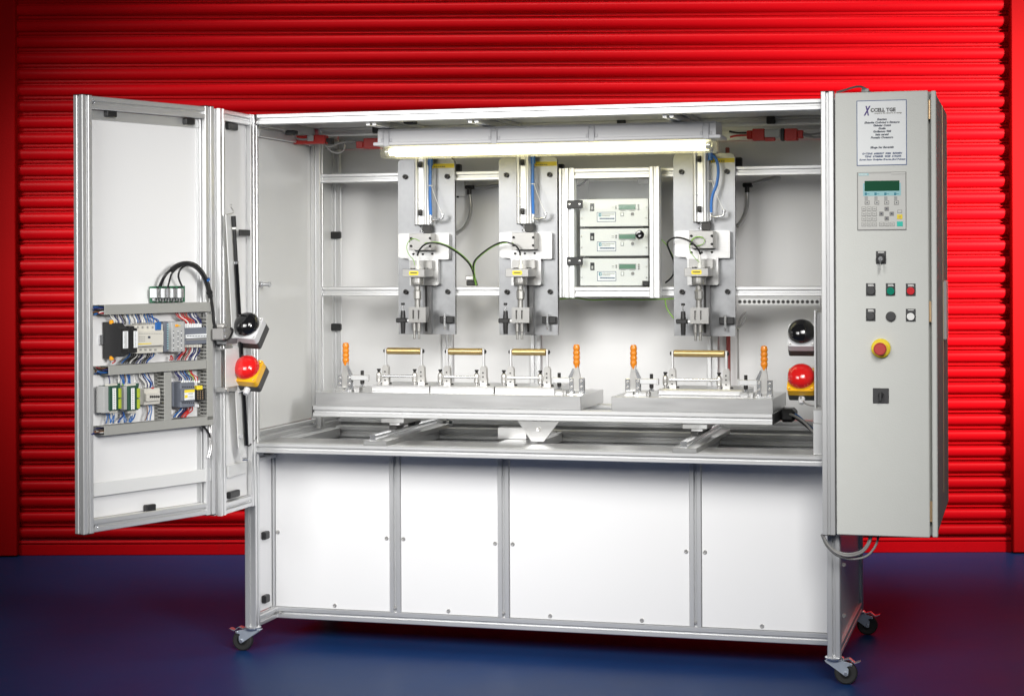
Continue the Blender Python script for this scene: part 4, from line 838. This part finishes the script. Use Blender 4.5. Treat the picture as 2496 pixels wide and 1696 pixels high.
a, c, lo, hi = rect(K8, 466, 1219, 589, 1335, YC - .004); rs = bx('isolator_switch', DGREY, cab, a, c, YC - .004, YC - .0001, lo, hi, .0012)
xm_ = (a + c) / 2; zm = (lo + hi) / 2
obj('isolator_knob', MB().lathe([(0, -.008), (.0085, -.008), (.0095, 0)], (xm_, YC - .0041, zm + .003), EY, 24), BLACK, rs); bx('isolator_grip', DGREY, rs, xm_ - .0035, xm_ + .0035, YC - .026, YC - .0122, zm - .016, zm + .012, .001)
# cable on the cabinet roof and loops below it
cable('roof_cable', 'grey cable arching over the top of the control cabinet', 'cable', K7, ((215, 92, .05), (290, 70, .08), (360, 48, .12), (420, 42, .16), (470, 62, .20), (500, 90, .22)), .004, SILVERC)
b = MB(); q = at(K7(462, 72), .2); b.cyl((q.x - .012, .2, q.z), (q.x + .012, .2, q.z - .004), .009, n=10); tag(obj('cable_gland', b, GREYM), 'grey cable gland on top of the control cabinet', 'cable gland')
K9 = K(1960, 1100, 5.263)
for i, (pts, lab) in enumerate(((((235, 1065, -.03), (290, 1170, -.06), (400, 1270, -.08), (560, 1312, -.08), (720, 1280, -.06), (810, 1190, -.03), (845, 1085, .0)), 'innermost grey cable loop hanging below the control cabinet'),
        (((245, 1065, -.04), (300, 1185, -.07), (410, 1295, -.09), (570, 1338, -.09), (730, 1300, -.07), (825, 1200, -.04), (865, 1085, -.01)), 'middle grey cable loop hanging below the control cabinet'),
        (((225, 1065, -.02), (300, 1220, -.05), (440, 1340, -.07), (620, 1378, -.07), (800, 1340, -.05), (910, 1220, -.02), (955, 1085, .02)), 'lowest grey cable loop hanging below the control cabinet'))):
    cable('hanging_cable', lab, 'cable', K9, pts, .0042, GREYC, 'cable loops under the cabinet')

# ------------------------------------------------------------------ fixed side guard on the left
def frame(o, d):
    d = Vector((d[0], d[1], 0)).normalized(); n = Vector((d.y, -d.x, 0))
    return Matrix(((d.x, -n.x, 0, o[0]), (d.y, -n.y, 0, o[1]), (0, 0, 1, 0), (0, 0, 0, 1)))
def atM(p, y, M):
    I = M.inverted(); o = I @ CAM; d = I.to_3x3() @ ray(*p); return o + d * ((y - o.y) / d.y)
def rectM(k, x0, y0, x1, y1, y, M):
    m = (x0 + x1) / 2; n = (y0 + y1) / 2
    return atM(k(x0, n), y, M).x, atM(k(x1, n), y, M).x, atM(k(m, y1), y, M).z, atM(k(m, y0), y, M).z
def bm(name, m, parent, M, a, c, y0, y1, lo, hi, ch=.0008): return obj(name, MB(M).box(a, c, y0, y1, lo, hi, ch), m, parent)
def pm(name, m, parent, k, q, y, d, M, ch=.0008):
    a, c, lo, hi = rectM(k, *q, y, M); return bm(name, m, parent, M, a, c, y, y + d, lo, hi, ch)
MW = frame((0, -.322), (0, 1)); WL = .3215
gd = thing('side_guard', 'narrow white guard panel in an aluminium frame between door and bench', 'guard panel', (0, -.16, .56))
def gp(nm, *a): return obj(nm, MB(MW).tslot(*a), ALU, gd)
gp('post', 'z', .559, 2.037, 0, .045, 0, .045); gp('post', 'z', .559, 2.037, WL - .045, WL, 0, .045)
gp('rail', 'x', .0453, WL - .0453, .001, .044, 1.995, 2.036); gp('rail', 'x', .0453, WL - .0453, .001, .044, .560, .602)
bm('panel', WHITE, gd, MW, .0455, WL - .0455, .022, .028, .6025, 1.9945)
K1w = K(160, 200, 3.158); K3w = K(160, 1000, 4.648)
for k, q in ((K1w, (1258, 317, 1330, 370)), (K3w, (1868, 910, 1980, 985))): pm('panel_clip', BLACK, gd, k, q, .004, .017, MW, .003)
pm('panel_clip', BLACK, gd, K1w, (1343, 1137, 1422, 1185), -.008, .0075, MW, .002)
pm('cross_plate', PALE, gd, K3w, (1845, 600, 2050, 735), .012, .006, MW)
p = at(KG(600, 1205), .05); b = MB(); b.cyl((-.025, .07, p.z), (.02, .07, p.z), .008, n=6); b.cyl((-.02, .07, p.z), (-.005, .07, p.z), .012, n=16); b.cyl((.02, .07, p.z), (.028, .07, p.z), .010, n=14); tag(obj('catch_bolt', b, CHROME), 'bright steel catch bolt on the left inner wall of the bench', 'bolt')
bx('bracket_plate', PALE, bench, 2.17, 2.1705, .05, .06, 1.2, 1.21, 0)
# strut and stay bar on the guard
gs = thing('gas_strut', 'long black gas strut leaning on the narrow guard panel', 'gas strut', atM((602, 1116), -.04, MW))
def W3(px, py, y): return MW @ atM((px, py), y, MW)
P0, P1 = W3(569, 527, -.04), W3(601, 1085, -.04)
b = MB(); b.cyl(P0.lerp(P1, .20), P1, .0085, n=18); obj('strut_body', b, BLACKG, gs)
b = MB(); b.cyl(P0, P0.lerp(P1, .047), .0085, n=16); obj('strut_end', b, BLACK, gs); b = MB(); b.cyl(P0.lerp(P1, .05), P0.lerp(P1, .2), .007, n=16); obj('strut_rod', b, BLACK, gs)
b = MB(); b.cyl(P0.lerp(P1, .047), P0.lerp(P1, .056), .0095, n=12); obj('strut_ferrule', b, WIRES['white'], gs); b = MB(); b.cyl(P0.lerp(P1, .195), P0.lerp(P1, .205), .0105, n=12); obj('strut_ferrule', b, CHROME, gs)
q = [atM(z, -.028, MW) for z in ((551, 524), (565, 524), (597, 1100), (589, 1113), (582, 1090))]
b = MB(MW); b.prism([(v.x, v.z) for v in q], (0, -.028, 0), EX, EZ, EY, .003); obj('stay_bar', b, PALE, gs)
b = MB(); b.tube([W3(552, 523, -.03), W3(566, 520, -.035), W3(569, 515, -.035), W3(562, 503, -.03), W3(565, 498, -.03)], .002, 6); obj('spring_clip', b, STEEL, gs)
b = MB(); b.cyl(W3(590, 1119, -.03), W3(603, 1118, -.045), .006, n=12); b.cyl(W3(587, 1063, -.030), W3(587, 1063, -.036), .008, n=12); obj('pivot_bolt', b, CHROME, gs)
cable('strut_cord', 'black cord from the strut foot to the bench table corner', 'cable', K(590, 1020, 11.62), ((130, 690, -.10), (190, 770, -.07), (290, 680, -.03), (370, 580, -.01), (395, 510, .0), (375, 430, .03)), .0035, CABLE)
# mounting of the left palm buttons
bk = thing('button_bracket', 'bright aluminium mounting plate behind the palm buttons on the guard', 'bracket', W3(565, 940, -.02))
a, c, lo, hi = rectM(KW, 203, 775, 480, 1450, -.03, MW); bm('bracket_plate', PALE, bk, MW, a, c, -.033, -.030, lo, hi); bm('bracket_flange', ALUM, bk, MW, a, c, -.0298, -.001, hi - .003, hi, 0)
a, c, lo, hi = rectM(KW, 203, 610, 400, 700, -.035, MW); bm('bracket_plate', PLATE, bk, MW, a, c, -.04, -.002, lo, hi, .001)
a, c, lo, hi = rectM(KW, 203, 1452, 420, 1530, -.035, MW); bm('bracket_plate', ALUM, bk, MW, a, c, -.035, -.002, lo, hi, .001)
p = atM(KW(238, 1497), -.036, MW); b = MB(MW); b.lathe([(0, -.003), (.004, -.003), (.008, -.004), (.008, 0)], (p.x, -.0352, p.z), EY, 16); obj('bracket_bolt', b, STEEL, bk)
ls = thing('limit_switch', 'small die cast limit switch on the guard beside the black palm button', 'limit switch', W3(552, 826, -.03))
pm('switch_body', GREYC, ls, KW, (165, 430, 330, 632), -.045, .043, MW, .004); pm('switch_cap', STEEL, ls, KW, (175, 345, 260, 428), -.035, .03, MW, .005)
for q in ((193, 460), (200, 570)): p = atM(KW(*q), -.046, MW); b = MB(MW); b.lathe([(0, -.003), (.004, -.003), (.005, 0)], (p.x, -.0452, p.z), EY, 12); obj('screw', b, CHROME, ls)
obj('lead', MB().tube([W3(520 + x / 7.18, 740 + y / 7.18, n) for x, y, n in ((310, 430, -.05), (340, 470, -.05), (310, 560, -.05), (260, 630, -.05), (215, 640, -.045))], .004, 8), CABLE, ls)
cable('button_cable', 'pale cable leaving the red palm button beside the open door', 'cable', KW, ((555, 1400, -.215), (560, 1480, -.215), (500, 1530, -.22), (400, 1550, -.23), (285, 1545, -.25)), .004, SILVERC)

# ------------------------------------------------------------------ swing door with the control gear
DE = Vector((-.228, -.92)); DN = Vector((-.0155, -.337)); MD = frame(DE, DN - DE); DL = (DN - DE).length
dr = thing('swing_door', 'open aluminium framed white door carrying the control gear', 'door', (-.12, -.63, .569))
def dp(nm, *a): return obj(nm, MB(MD).tslot(*a), ALU, dr)
Z0, Z1 = .569, 2.041
dp('post', 'z', Z0, Z1, 0, .045, 0, .045); dp('post', 'z', Z0, Z1, DL - .045, DL, 0, .045)
for z in (Z0 - .0028, Z1 + .0003):
    for s in (0, DL - .045): bm('end_cap', BLACK, dr, MD, s + .0006, s + .0444, .0006, .0444, z, z + .0025, .0005)
dp('rail', 'x', .0453, DL - .0453, .001, .044, Z1 - .0445, Z1 - .001); dp('rail', 'x', .0453, DL - .0453, .001, .044, Z0 + .001, Z0 + .0445)
bm('panel', WHITE, dr, MD, .0455, DL - .0455, .030, .036, Z0 + .045, Z1 - .045)
bm('edge_strip', ALU, dr, MD, .0455, DL - .0455, .0265, .0297, Z1 - .078, Z1 - .0452); bm('edge_strip', ALU, dr, MD, DL - .066, DL - .0456, .0265, .0297, Z0 + .046, Z1 - .079)
pm('cross_plate', PALE, dr, K3w, (320, 742, 1648, 888), .004, .006, MD)
for k, q in ((K1w, (322, 218, 400, 270)), (K1w, (928, 280, 1000, 328)), (K3w, (922, 1065, 1030, 1145))): pm('panel_clip', BLACK, dr, k, q, .006, .020, MD, .003)
for k, q in ((K1w, (215, 158)), (K1w, (1128, 247)), (K3w, (350, 1315)), (K3w, (1610, 1122))):
    p = atM(k(*q), .002, MD); b = MB(MD); b.lathe([(0, -.001), (.0035, -.001), (.0055, -.003), (.0055, .004)], (p.x, .003, p.z), EY, 14); obj('corner_bolt', b, CHROME, dr)
KD = K(200, 620, 3.433); YB = .0296                        # gear sits on the panel face (YB), lids stand proud of it
def tq(q, y): return rectM(KD, *q, y, MD)
YT = -.024
def trunk(lab, q, ends, vertical=False):
    a, c, lo, hi = tq(q, YT); t = thing('cable_trunking', lab, 'cable trunking', MD @ Vector(((a + c) / 2, YB, lo)), 'cable trunking on the door')
    bm('lid', TRUNK, t, MD, a, c, YT, YT + .004, lo, hi, .0008)
    bm('base', TRUNK, t, MD, a + .001, c - .001, YB - .003, YB - .0002, lo + .001, hi - .001, 0)
    b = MB(MD); p = .0125
    if vertical:
        for e in (a + .001, c - .0025):
            n = int((hi - lo) / p)
            for i in range(n): b.box(e, e + .0015, YT + .0042, YB - .0032, lo + i * p + .0005, lo + i * p + .0072)
            b.box(e, e + .0015, YB - .016, YB - .0032, lo, hi)
    else:
        for e in (lo + .001, hi - .0025):
            n = int((c - a) / p)
            for i in range(n): b.box(a + i * p, a + i * p + .0078, YT + .0042, YB - .0032, e, e + .0015)
            b.box(a, c, YB - .016, YB - .0032, e, e + .0015)
    o = obj('slotted_walls', b, TRUNK, t); o['kind'] = 'stuff'
    if ends:                                              # loose wires showing at the open end
        cols = ['blue', 'navy', 'brown', 'white', 'black', 'red', 'blue', 'brown', 'white', 'navy', 'black', 'blue']; random.shuffle(cols)
        for i, cl in enumerate(cols):
            z = lo + .006 + (hi - lo - .012) * random.random(); y = YB - .006 - (YB - YT - .014) * random.random(); x = a - random.uniform(.010, .040)
            obj('wire', MB(MD).tube([(a + .03, y, z), (a - .005, y + random.uniform(-.003, .003), z + random.uniform(-.003, .003)), (x, y + random.uniform(-.002, .004), z + random.uniform(-.006, .006))], random.choice((.0018, .0022, .0028)), 6, 4), WIRES[cl], t)
        bm('open_base', TRUNK, t, MD, a - .05, a, YB - .003, YB - .0002, lo + .001, hi - .001, 0); bm('open_wall', TRUNK, t, MD, a - .05, a, YB - .02, YB - .0032, hi - .0025, hi - .001, 0)
    return a, c, lo, hi
T1 = trunk('grey cable trunking across the door above the black module', (190, 410, 1095, 492), True)
T2 = trunk('grey cable trunking across the middle of the door gear', (225, 908, 1042, 984), True)
T3 = trunk('grey cable trunking along the bottom of the door gear', (190, 1394, 1100, 1470), True)
trunk('grey upright cable trunking at the right edge of the door gear', (1046, 497, 1096, 1383), False, True)
trunk('short grey upright cable trunking between the green modules and safety relay', (690, 985, 750, 1388), False, True)
# mounting rails
for nm, q in (('a', (150, 655, 1040, 735)), ('b', (135, 1170, 680, 1250)), ('c', (752, 1150, 1040, 1220))):
    a, c, lo, hi = tq(q, YB - .008)
    tag(obj('mounting_rail', MB(MD).box(a, c, YB - .008, YB - .0002, lo, hi, .001), CHROME), {'a': 'steel mounting rail behind the black module and controller', 'b': 'steel mounting rail behind the two green modules', 'c': 'steel mounting rail behind the safety relay'}[nm], 'mounting rail', 'mounting rails')
def mod(name, lab, cat, m, q, yf, ch=.002, group='modules on the door'):
    a, c, lo, hi = tq(q, yf); t = thing(name, lab, cat, MD @ Vector(((a + c) / 2, YB - .008, lo)), group)
    bm('case', m, t, MD, a, c, yf, YB - .0083, lo, hi, ch); return t
def on(t, nm, m, q, y, d=.0006, ch=0): return pm(nm, m, t, KD, q, y, d, MD, ch)
# black power module (deep), with stepped nose
a, c, lo, hi = tq((335, 622, 388, 830), -.068)
pw = thing('power_module', 'deep black power module with amber clips on the door', 'module', MD @ Vector((a, YB, lo)), 'modules on the door')
zA, zB = tq((200, 565, 300, 868), 0)[2:]
b = MB(MD); b.prism([(YB - .0083, zA), (-.04, zA + .006), (-.058, zA + .012), (-.066, lo), (-.066, hi), (-.055, hi + .004), (-.036, zB - .004), (YB - .0083, zB)], (a - .004, 0, 0), EY, EZ, EX, c - a + .006); obj('case', b, BLACK, pw)
pm('label', PAPER, pw, KD, (343, 643, 385, 786), -.0668, .0006, MD, 0)
for yy in range(650, 780, 9): pm('print_mark', GREYC, pw, KD, (352 + (yy % 5), yy, 372 + (yy * 7 % 9), yy + 4), -.0672, .0003, MD, 0)
for z in (zA - .001, zB - .002): bm('retaining_clip', ORCLIP, pw, MD, a - .006, a + .004, -.024, -.010, z - .005, z + .009, .002)
fr = mod('relay_module', 'narrow black relay module with a white number strip', 'module', BLACK, (390, 618, 464, 822), -.052)
on(fr, 'number_strip', PAPER, (432, 641, 466, 781), -.0528)
for yy in range(648, 776, 11): on(fr, 'print_mark', INK, (446, yy, 452, yy + 4), -.0532, .0003)
on(fr, 'terminal_cover', BLACK, (395, 600, 440, 622), -.045, .02, .002)
plc = mod('logic_controller', 'beige logic controller with terminal rows and white front', 'controller', BEIGE, (452, 588, 680, 826), -.030)
on(plc, 'front_cover', BEIGE, (468, 641, 684, 770), -.044, .0138, .002)
on(plc, 'print_mark', INK, (552, 684, 572, 702), -.0446); on(plc, 'print_mark', YELL, (470, 744, 580, 752), -.0446); on(plc, 'print_mark', KEYG, (474, 762, 676, 766), -.0446)
for yy in (660, 688, 704, 720): 
    for xx in range(476, 520 if yy > 670 else 665, 14): on(plc, 'print_mark', KEYG, (xx, yy, xx + 9, yy + 5), -.0446)
for xx in (460, 500, 542, 584): on(plc, 'terminal', KEYG, (xx, 600, xx + 14, 620), -.0312, .001); on(plc, 'terminal', KEYG, (xx + 22, 790, xx + 40, 806), -.0312, .001)
for xx in range(458, 612, 16): on(plc, 'terminal_screw', STEEL, (xx, 572, xx + 11, 588), -.022, .02, .001)
on(plc, 'blue_connector', WIRES['blue'], (620, 568, 664, 632), -.037, .0068, .001)
tb = mod('terminal_strip', 'dark slate terminal strip between the controller and the bus coupler', 'terminal strip', SLATE, (686, 562, 750, 815), -.012)
for i in range(11): on(tb, 'terminal', LTEAL, (712, 582 + i * 20, 726, 590 + i * 20), -.0132, .001); on(tb, 'terminal', GREYM, (732, 582 + i * 20, 744, 590 + i * 20), -.0132, .001)
bc = mod('bus_coupler', 'grey bus coupler with an orange indicator block', 'module', GREYM, (752, 562, 860, 815), -.030)
on(bc, 'indicator', ORCLIP, (782, 586, 808, 606), -.033, .0028, .001); on(bc, 'indicator', YELL, (812, 592, 822, 602), -.032, .0018)
for yy in range(640, 800, 14):
    for xx in (762, 800, 828): on(bc, 'print_mark', INK if (yy + xx) % 3 else PAPER, (xx, yy, xx + 8, yy + 6), -.0305)
te = mod('terminal_block', 'slate terminal block with a long white marker strip', 'terminal block', SLATE, (862, 612, 1044, 752), -.020)
on(te, 'marker_strip', PAPER, (872, 668, 1044, 699), -.026, .0058, .0005); on(te, 'test_strip', KEYG, (872, 706, 1044, 716), -.022, .0018)
for xx in range(878, 1040, 13): on(te, 'print_mark', INK, (xx, 678, xx + 7, 688), -.0264, .0003)
for xx in range(866, 1000, 14): on(te, 'ferrule', PAPER, (xx, 578, xx + 9, 616), -.016, .006, .001); on(te, 'ferrule', BEIGE, (xx + 2, 752, xx + 11, 778), -.016, .006, .001)
for i, (x, lab) in enumerate(((230, 'green fieldbus module at the left with a yellow side label'), (385, 'green fieldbus module beside the small grey terminal module'))):
    g = mod('fieldbus_module', lab, 'module', GREENM, (x, 1098, x + 92, 1304), -.036)
    pm('side_cover', GREYM, g, KD, (x - 34 if i else x - 46, 1104, x - 1, 1326 if not i else 1300), -.030, .04, MD, .001)
    if not i: on(g, 'side_label', YELL, (160, 1186, 188, 1250), -.0095, .001); on(g, 'side_clip', SLATE, (143, 1110, 160, 1332), .004, .012, .001)
    on(g, 'number_strip', PAPER, (x + 26, 1118, x + 55, 1298), -.0368)
    for yy in range(1126, 1292, 15): on(g, 'print_mark', KEYG, (x + 34, yy, x + 46, yy + 6), -.0372, .0003)
    for yy in (1120, 1210): on(g, 'lime_terminal', LIME, (x + 84, yy, x + 102, yy + 80), -.042, .008, .001)
    on(g, 'terminal_row', BEIGE, (x - 12, 1082, x + 70, 1106), -.026, .016, .001); on(g, 'terminal_row', BEIGE, (x, 1306, x + 70, 1326), -.024, .014, .001)
    on(g, 'green_housing', GREENM, (x + 72, 1078, x + 92, 1108), -.030, .02, .001)
sm = mod('terminal_module', 'small grey terminal module with a row of five round holes', 'module', BEIGE, (524, 1120, 654, 1256), -.014)
on(sm, 'front_step', BEIGE, (540, 1160, 655, 1225), -.026, .0118, .001)
for i in range(5):
    p = atM(KD(574 + i * 17, 1190), -.0262, MD); obj('test_hole', MB(MD).lathe([(0, -.0008), (.0042, -.0008), (.0046, .0)], (p.x, -.0262, p.z), EY, 12), DARKSTEEL, sm)
for xx in range(548, 645, 14): on(sm, 'print_mark', KEYG, (xx, 1170, xx + 7, 1175), -.0264); on(sm, 'print_mark', KEYG, (xx, 1206, xx + 7, 1211), -.0264)
on(sm, 'red_marker', REDS, (586, 1112, 602, 1122), -.016, .006)
sr = mod('safety_relay', 'slate grey safety relay with a white and yellow label', 'relay', SLATE, (826, 1072, 944, 1278), -.030)
pm('side_wall', SLATE, sr, KD, (757, 1066, 824, 1272), .004, .017, MD, .001)
on(sr, 'front_step', SLATE, (835, 1118, 946, 1224), -.040, .0098, .001); on(sr, 'label', PAPER, (858, 1131, 942, 1216), -.0408); on(sr, 'label_band', YELL, (858, 1131, 942, 1154), -.0413, .0004); on(sr, 'label_patch', YELL, (860, 1176, 884, 1200), -.0413, .0004)
for yy in (1160, 1166, 1184, 1192, 1204): on(sr, 'print_mark', KEYG, (890, yy, 934 - yy % 7, yy + 3), -.0412, .0003)
on(sr, 'terminal_block', BLACK, (948, 1126, 1030, 1222), -.026, .03, .001); on(sr, 'yellow_tag', YELL, (966, 1098, 1010, 1132), -.032, .02, .001)
for i in range(5):
    for j in range(3): on(sr, 'contact', HINGE, (966 + j * 20, 1142 + i * 15, 974 + j * 20, 1149 + i * 15), -.0268)
for xx in range(840, 940, 18): on(sr, 'terminal_screw', BLACK, (xx, 1104, xx + 9, 1114), -.0306); on(sr, 'terminal_screw', BLACK, (xx, 1236, xx + 9, 1246), -.0306)
for xx in range(836, 990, 20): on(sr, 'ferrule', PAPER, (xx, 1052, xx + 11, 1076), -.014, .006, .001)
for xx in (850, 872, 892, 950, 968): on(sr, 'ferrule', PAPER, (xx, 1252, xx + 11, 1278), -.020, .006, .001)
# connector board above the trunking
cb = mod('connector_board', 'green circuit board full of silver connectors above the trunking', 'circuit board', PCB, (582, 266, 862, 402), .010, .0005)
for i, xx in enumerate(range(606, 856, 23)):
    on(cb, 'connector', PAPER if i % 3 == 0 else CHROME, (xx - 3, 286, xx + 18, 364), -.014 - .004 * (i % 2), .022, .001); on(cb, 'contact_pin', CHROME, (xx + 2, 366, xx + 12, 392 + 8 * (i % 2)), -.006, .014, .002)
    on(cb, 'connector_cap', BLACK if i % 2 else PCB, (xx, 276, xx + 16, 291), -.008, .018, .001)
# wires
def wires(lab, items):
    """items: (colour, x0,y0, x1,y1) on the gear face"""
    p = atM(KD(items[0][1], items[0][2]), -.005, MD); t = thing('wire_bundle', lab, 'wires', MD @ p, 'wire bundles on the door')
    for cl, xa, ya, xb, yb in items:
        A = atM(KD(xa, ya), -.004, MD); B = atM(KD(xb, yb), -.012, MD); d1 = (B - A)
        m1 = A + d1 * .33 + Vector((random.uniform(-.003, .003) - d1.x * .2, random.uniform(-.004, .002), 0)); m2 = A + d1 * .7 + Vector((random.uniform(-.003, .003) + d1.x * .12, -random.uniform(.002, .007), 0))
        obj('wire', MB(MD).tube([A, m1, m2, B], random.uniform(.0017, .0024), 6, 4), WIRES[cl], t)
rc = lambda *c: random.choice(c)
wires('dark and blue wires dropping from the trunking to the controller', [(rc('navy', 'blue', 'white', 'black', 'white', 'navy'), 235 + i * 19 + random.uniform(-4, 4), 492, 268 + i * 18, 578 + (i % 3) * 5) for i in range(19)] + [('blue', 560, 492, 640, 570), ('navy', 552, 492, 632, 572)])
wires('blue and dark wires below the controller', [(rc('navy', 'blue', 'blue', 'white', 'black'), 400 + i * 15, 824, 330 + i * 17, 912) for i in range(13)] + [('red', 270, 880, 252, 912), ('blue', 600, 824, 540, 905)])
wires('red and navy wires dropping to the white ferruled terminal block', [(('red', 'red', 'white', 'red', 'red', 'brown', 'red', 'navy', 'navy', 'white', 'navy', 'navy')[i], 782 + i * 15, 490, 866 + i * 12, 584) for i in range(12)])
wires('red and navy wires leaving the underside of the terminal block', [(('navy', 'red', 'red', 'black', 'brown', 'red', 'white', 'navy', 'navy', 'white', 'navy')[i], 838 + i * 14, 778, 780 + i * 16, 884) for i in range(11)] + [('red', 738, 850, 732, 884), ('red', 744, 846, 748, 884)])
wires('blue wires feeding the tops of the green modules', [('navy', 222, 985, 232, 1086), ('blue', 320, 985, 345, 1080), ('blue', 330, 985, 352, 1090), ('blue', 375, 985, 385, 1080), ('navy', 384, 985, 398, 1082), ('blue', 390, 985, 402, 1084), ('white', 300, 985, 305, 1086), ('brown', 352, 985, 356, 1080), ('white', 430, 985, 432, 1084), ('green', 335, 1080, 352, 1150)])
wires('navy wires feeding the small grey terminal module', [('navy', 497, 985, 548, 1112), ('navy', 508, 985, 566, 1112), ('blue', 515, 985, 574, 1112), ('navy', 548, 980, 594, 1112), ('white', 520, 985, 556, 1112), ('white', 480, 985, 530, 1112)])
wires('blue wires below the green modules', [('blue', 203, 1330, 200, 1412), ('blue', 226, 1328, 232, 1410), ('blue', 250, 1326, 238, 1410), ('blue', 268, 1326, 258, 1408), ('navy', 338, 1320, 298, 1408), ('blue', 344, 1316, 306, 1408), ('blue', 340, 1320, 356, 1404), ('blue', 348, 1324, 366, 1404), ('blue', 405, 1330, 392, 1402), ('blue', 418, 1330, 398, 1402), ('blue', 446, 1326, 404, 1402), ('white', 440, 1318, 412, 1350), ('white', 264, 1312, 262, 1345), ('white', 414, 1312, 404, 1350), ('blue', 560, 1258, 544, 1388), ('blue', 574, 1258, 568, 1386), ('brown', 540, 1256, 528, 1388)])
wires('navy and red wires dropping to the safety relay', [(('navy', 'navy', 'white', 'blue', 'navy', 'blue', 'black', 'green', 'red', 'red')[i], 772 + i * 16, 966, 812 + i * 17, 1056) for i in range(10)])
wires('blue and bright red wires leaving the underside of the safety relay', [(('blue', 'blue', 'white', 'navy', 'navy', 'black', 'red', 'red', 'red', 'red')[i], 822 + i * 11, 1276, 764 + i * 11, 1362) for i in range(10)])
# black cable loop
cl = thing('cable_loop', 'thick black cable loop arching from the connector board', 'cable', MD @ atM(KD(870, 70), -.02, MD))
def dpath(pts): return [MD @ atM(KD(x, y), n, MD) for x, y, n in pts]
LOOP = ((745, 120, -.03), (800, 84, -.035), (870, 68, -.04), (945, 84, -.04), (1005, 140, -.035), (1045, 225, -.03), (1066, 300, -.03), (1076, 345, -.03))
for dx, dy, dn in ((0, 0, 0), (9, 12, .004), (-6, 8, -.006), (4, 18, -.004), (-9, 20, .004)):
    obj('cable', MB().tube(dpath([(x + dx * (1 if x > 900 else .4), y + dy, n + dn) for x, y, n in LOOP]), .0052, 10), CABLE, cl)
for pts in (((645, 268, -.01), (668, 215, -.02), (700, 165, -.03), (760, 112, -.032), (800, 90, -.034)), ((660, 268, -.01), (680, 215, -.02), (715, 160, -.03), (770, 115, -.03), (820, 92, -.034)), ((716, 282, -.01), (732, 220, -.02), (752, 160, -.03), (800, 112, -.032), (850, 90, -.034)), ((838, 270, -.01), (812, 210, -.02), (808, 165, -.03), (830, 118, -.034), (880, 88, -.036))):
    obj('cable', MB().tube(dpath(pts), .0035, 8), CABLE, cl)
obj('cable', MB().tube(dpath(((1076, 330, -.03), (1085, 400, -.03), (1096, 480, -.03), (1104, 570, -.03), (1125, 640, -.03), (1158, 695, -.03))), .0055, 10), CABLE, cl)
obj('cable', MB().tube(dpath(((1100, 600, -.026), (1108, 690, -.026), (1118, 745, -.026), (1145, 765, -.03), (1168, 740, -.035), (1166, 700, -.04))), .0035, 8), CABLE, cl)
for (x, y), m in (((880, 72), WIRES['white']), ((1042, 205), WIRES['blue']), ((1064, 312), CABLE)):
    i = min(range(len(LOOP) - 1), key=lambda j: abs(LOOP[j][0] - x) + abs(LOOP[j][1] - y)); A = dpath([LOOP[i]])[0]; B = dpath([LOOP[i + 1]])[0]; c0 = MD @ atM(KD(x + 2, y + 8), -.033, MD); d = (B - A).normalized()
    obj('cable_tie', MB().lathe([(.010, -.004), (.0118, -.004), (.0118, .004), (.010, .004)], c0, d, 18), m, cl)
fw = thing('cable_bundle', 'pale cables looping down under the trunking at the door hinge side', 'cable', MD @ atM(KD(1060, 1500), -.01, MD))
for i, pts in enumerate((((1005, 1432, .0), (1035, 1460, -.005), (1062, 1500, -.008), (1070, 1540, -.008)), ((1060, 1425, .0), (1066, 1480, -.006), (1068, 1540, -.008), (1070, 1620, -.01), (1050, 1700, -.008)), ((1080, 1425, .0), (1078, 1500, -.004), (1084, 1600, -.006), (1064, 1700, -.006)))):
    obj('cable', MB().tube(dpath(pts), .0042, 8), CABLE if i == 0 else SILVERC, fw)

# small fittings
vb = thing('valve_block', 'small dark valve block where the two sensor cables meet', 'valve', at(K5(655, 1062), .66))
pb('valve_body', DARKSTEEL, vb, K5, 620, 1022, 690, 1062, .66, .03, .003); pb('valve_cap', STEEL, vb, K5, 612, 985, 675, 1020, .67, .03, .003)
for q, lab in (((540, 258, 606, 372), 'pale bracket beside the left hanging conduit box'),):
    br2 = thing('wall_bracket', lab, 'bracket', at(K5(q[0], q[3]), .87)); pb('bracket_plate', PALE, br2, K5, *q, .865, .02, .001); pb('bracket_screw', DARKSTEEL, br2, K5, 546, 372, 560, 386, .866, .01, .001)
hg = thing('corner_catch', 'bright steel catch at the upper front corner of the bench', 'catch', at((612, 306), -.01))
KH = K(600, 260, 14.356)
obj('catch_arm', MB().tube([at(KH(*q), -.012) for q in ((120, 480), (180, 500), (260, 590), (320, 680))], .0035, 8), CHROME, hg); obj('catch_arm', MB().tube([at(KH(*q), -.008) for q in ((150, 540), (220, 640), (290, 730))], .003, 8), STEEL, hg)
pb('catch_plate', STEEL, hg, KH, 20, 410, 130, 530, -.012, .01, .002); pb('catch_block', DARKSTEEL, hg, KH, 262, 290, 345, 470, -.006, .0055, .001)
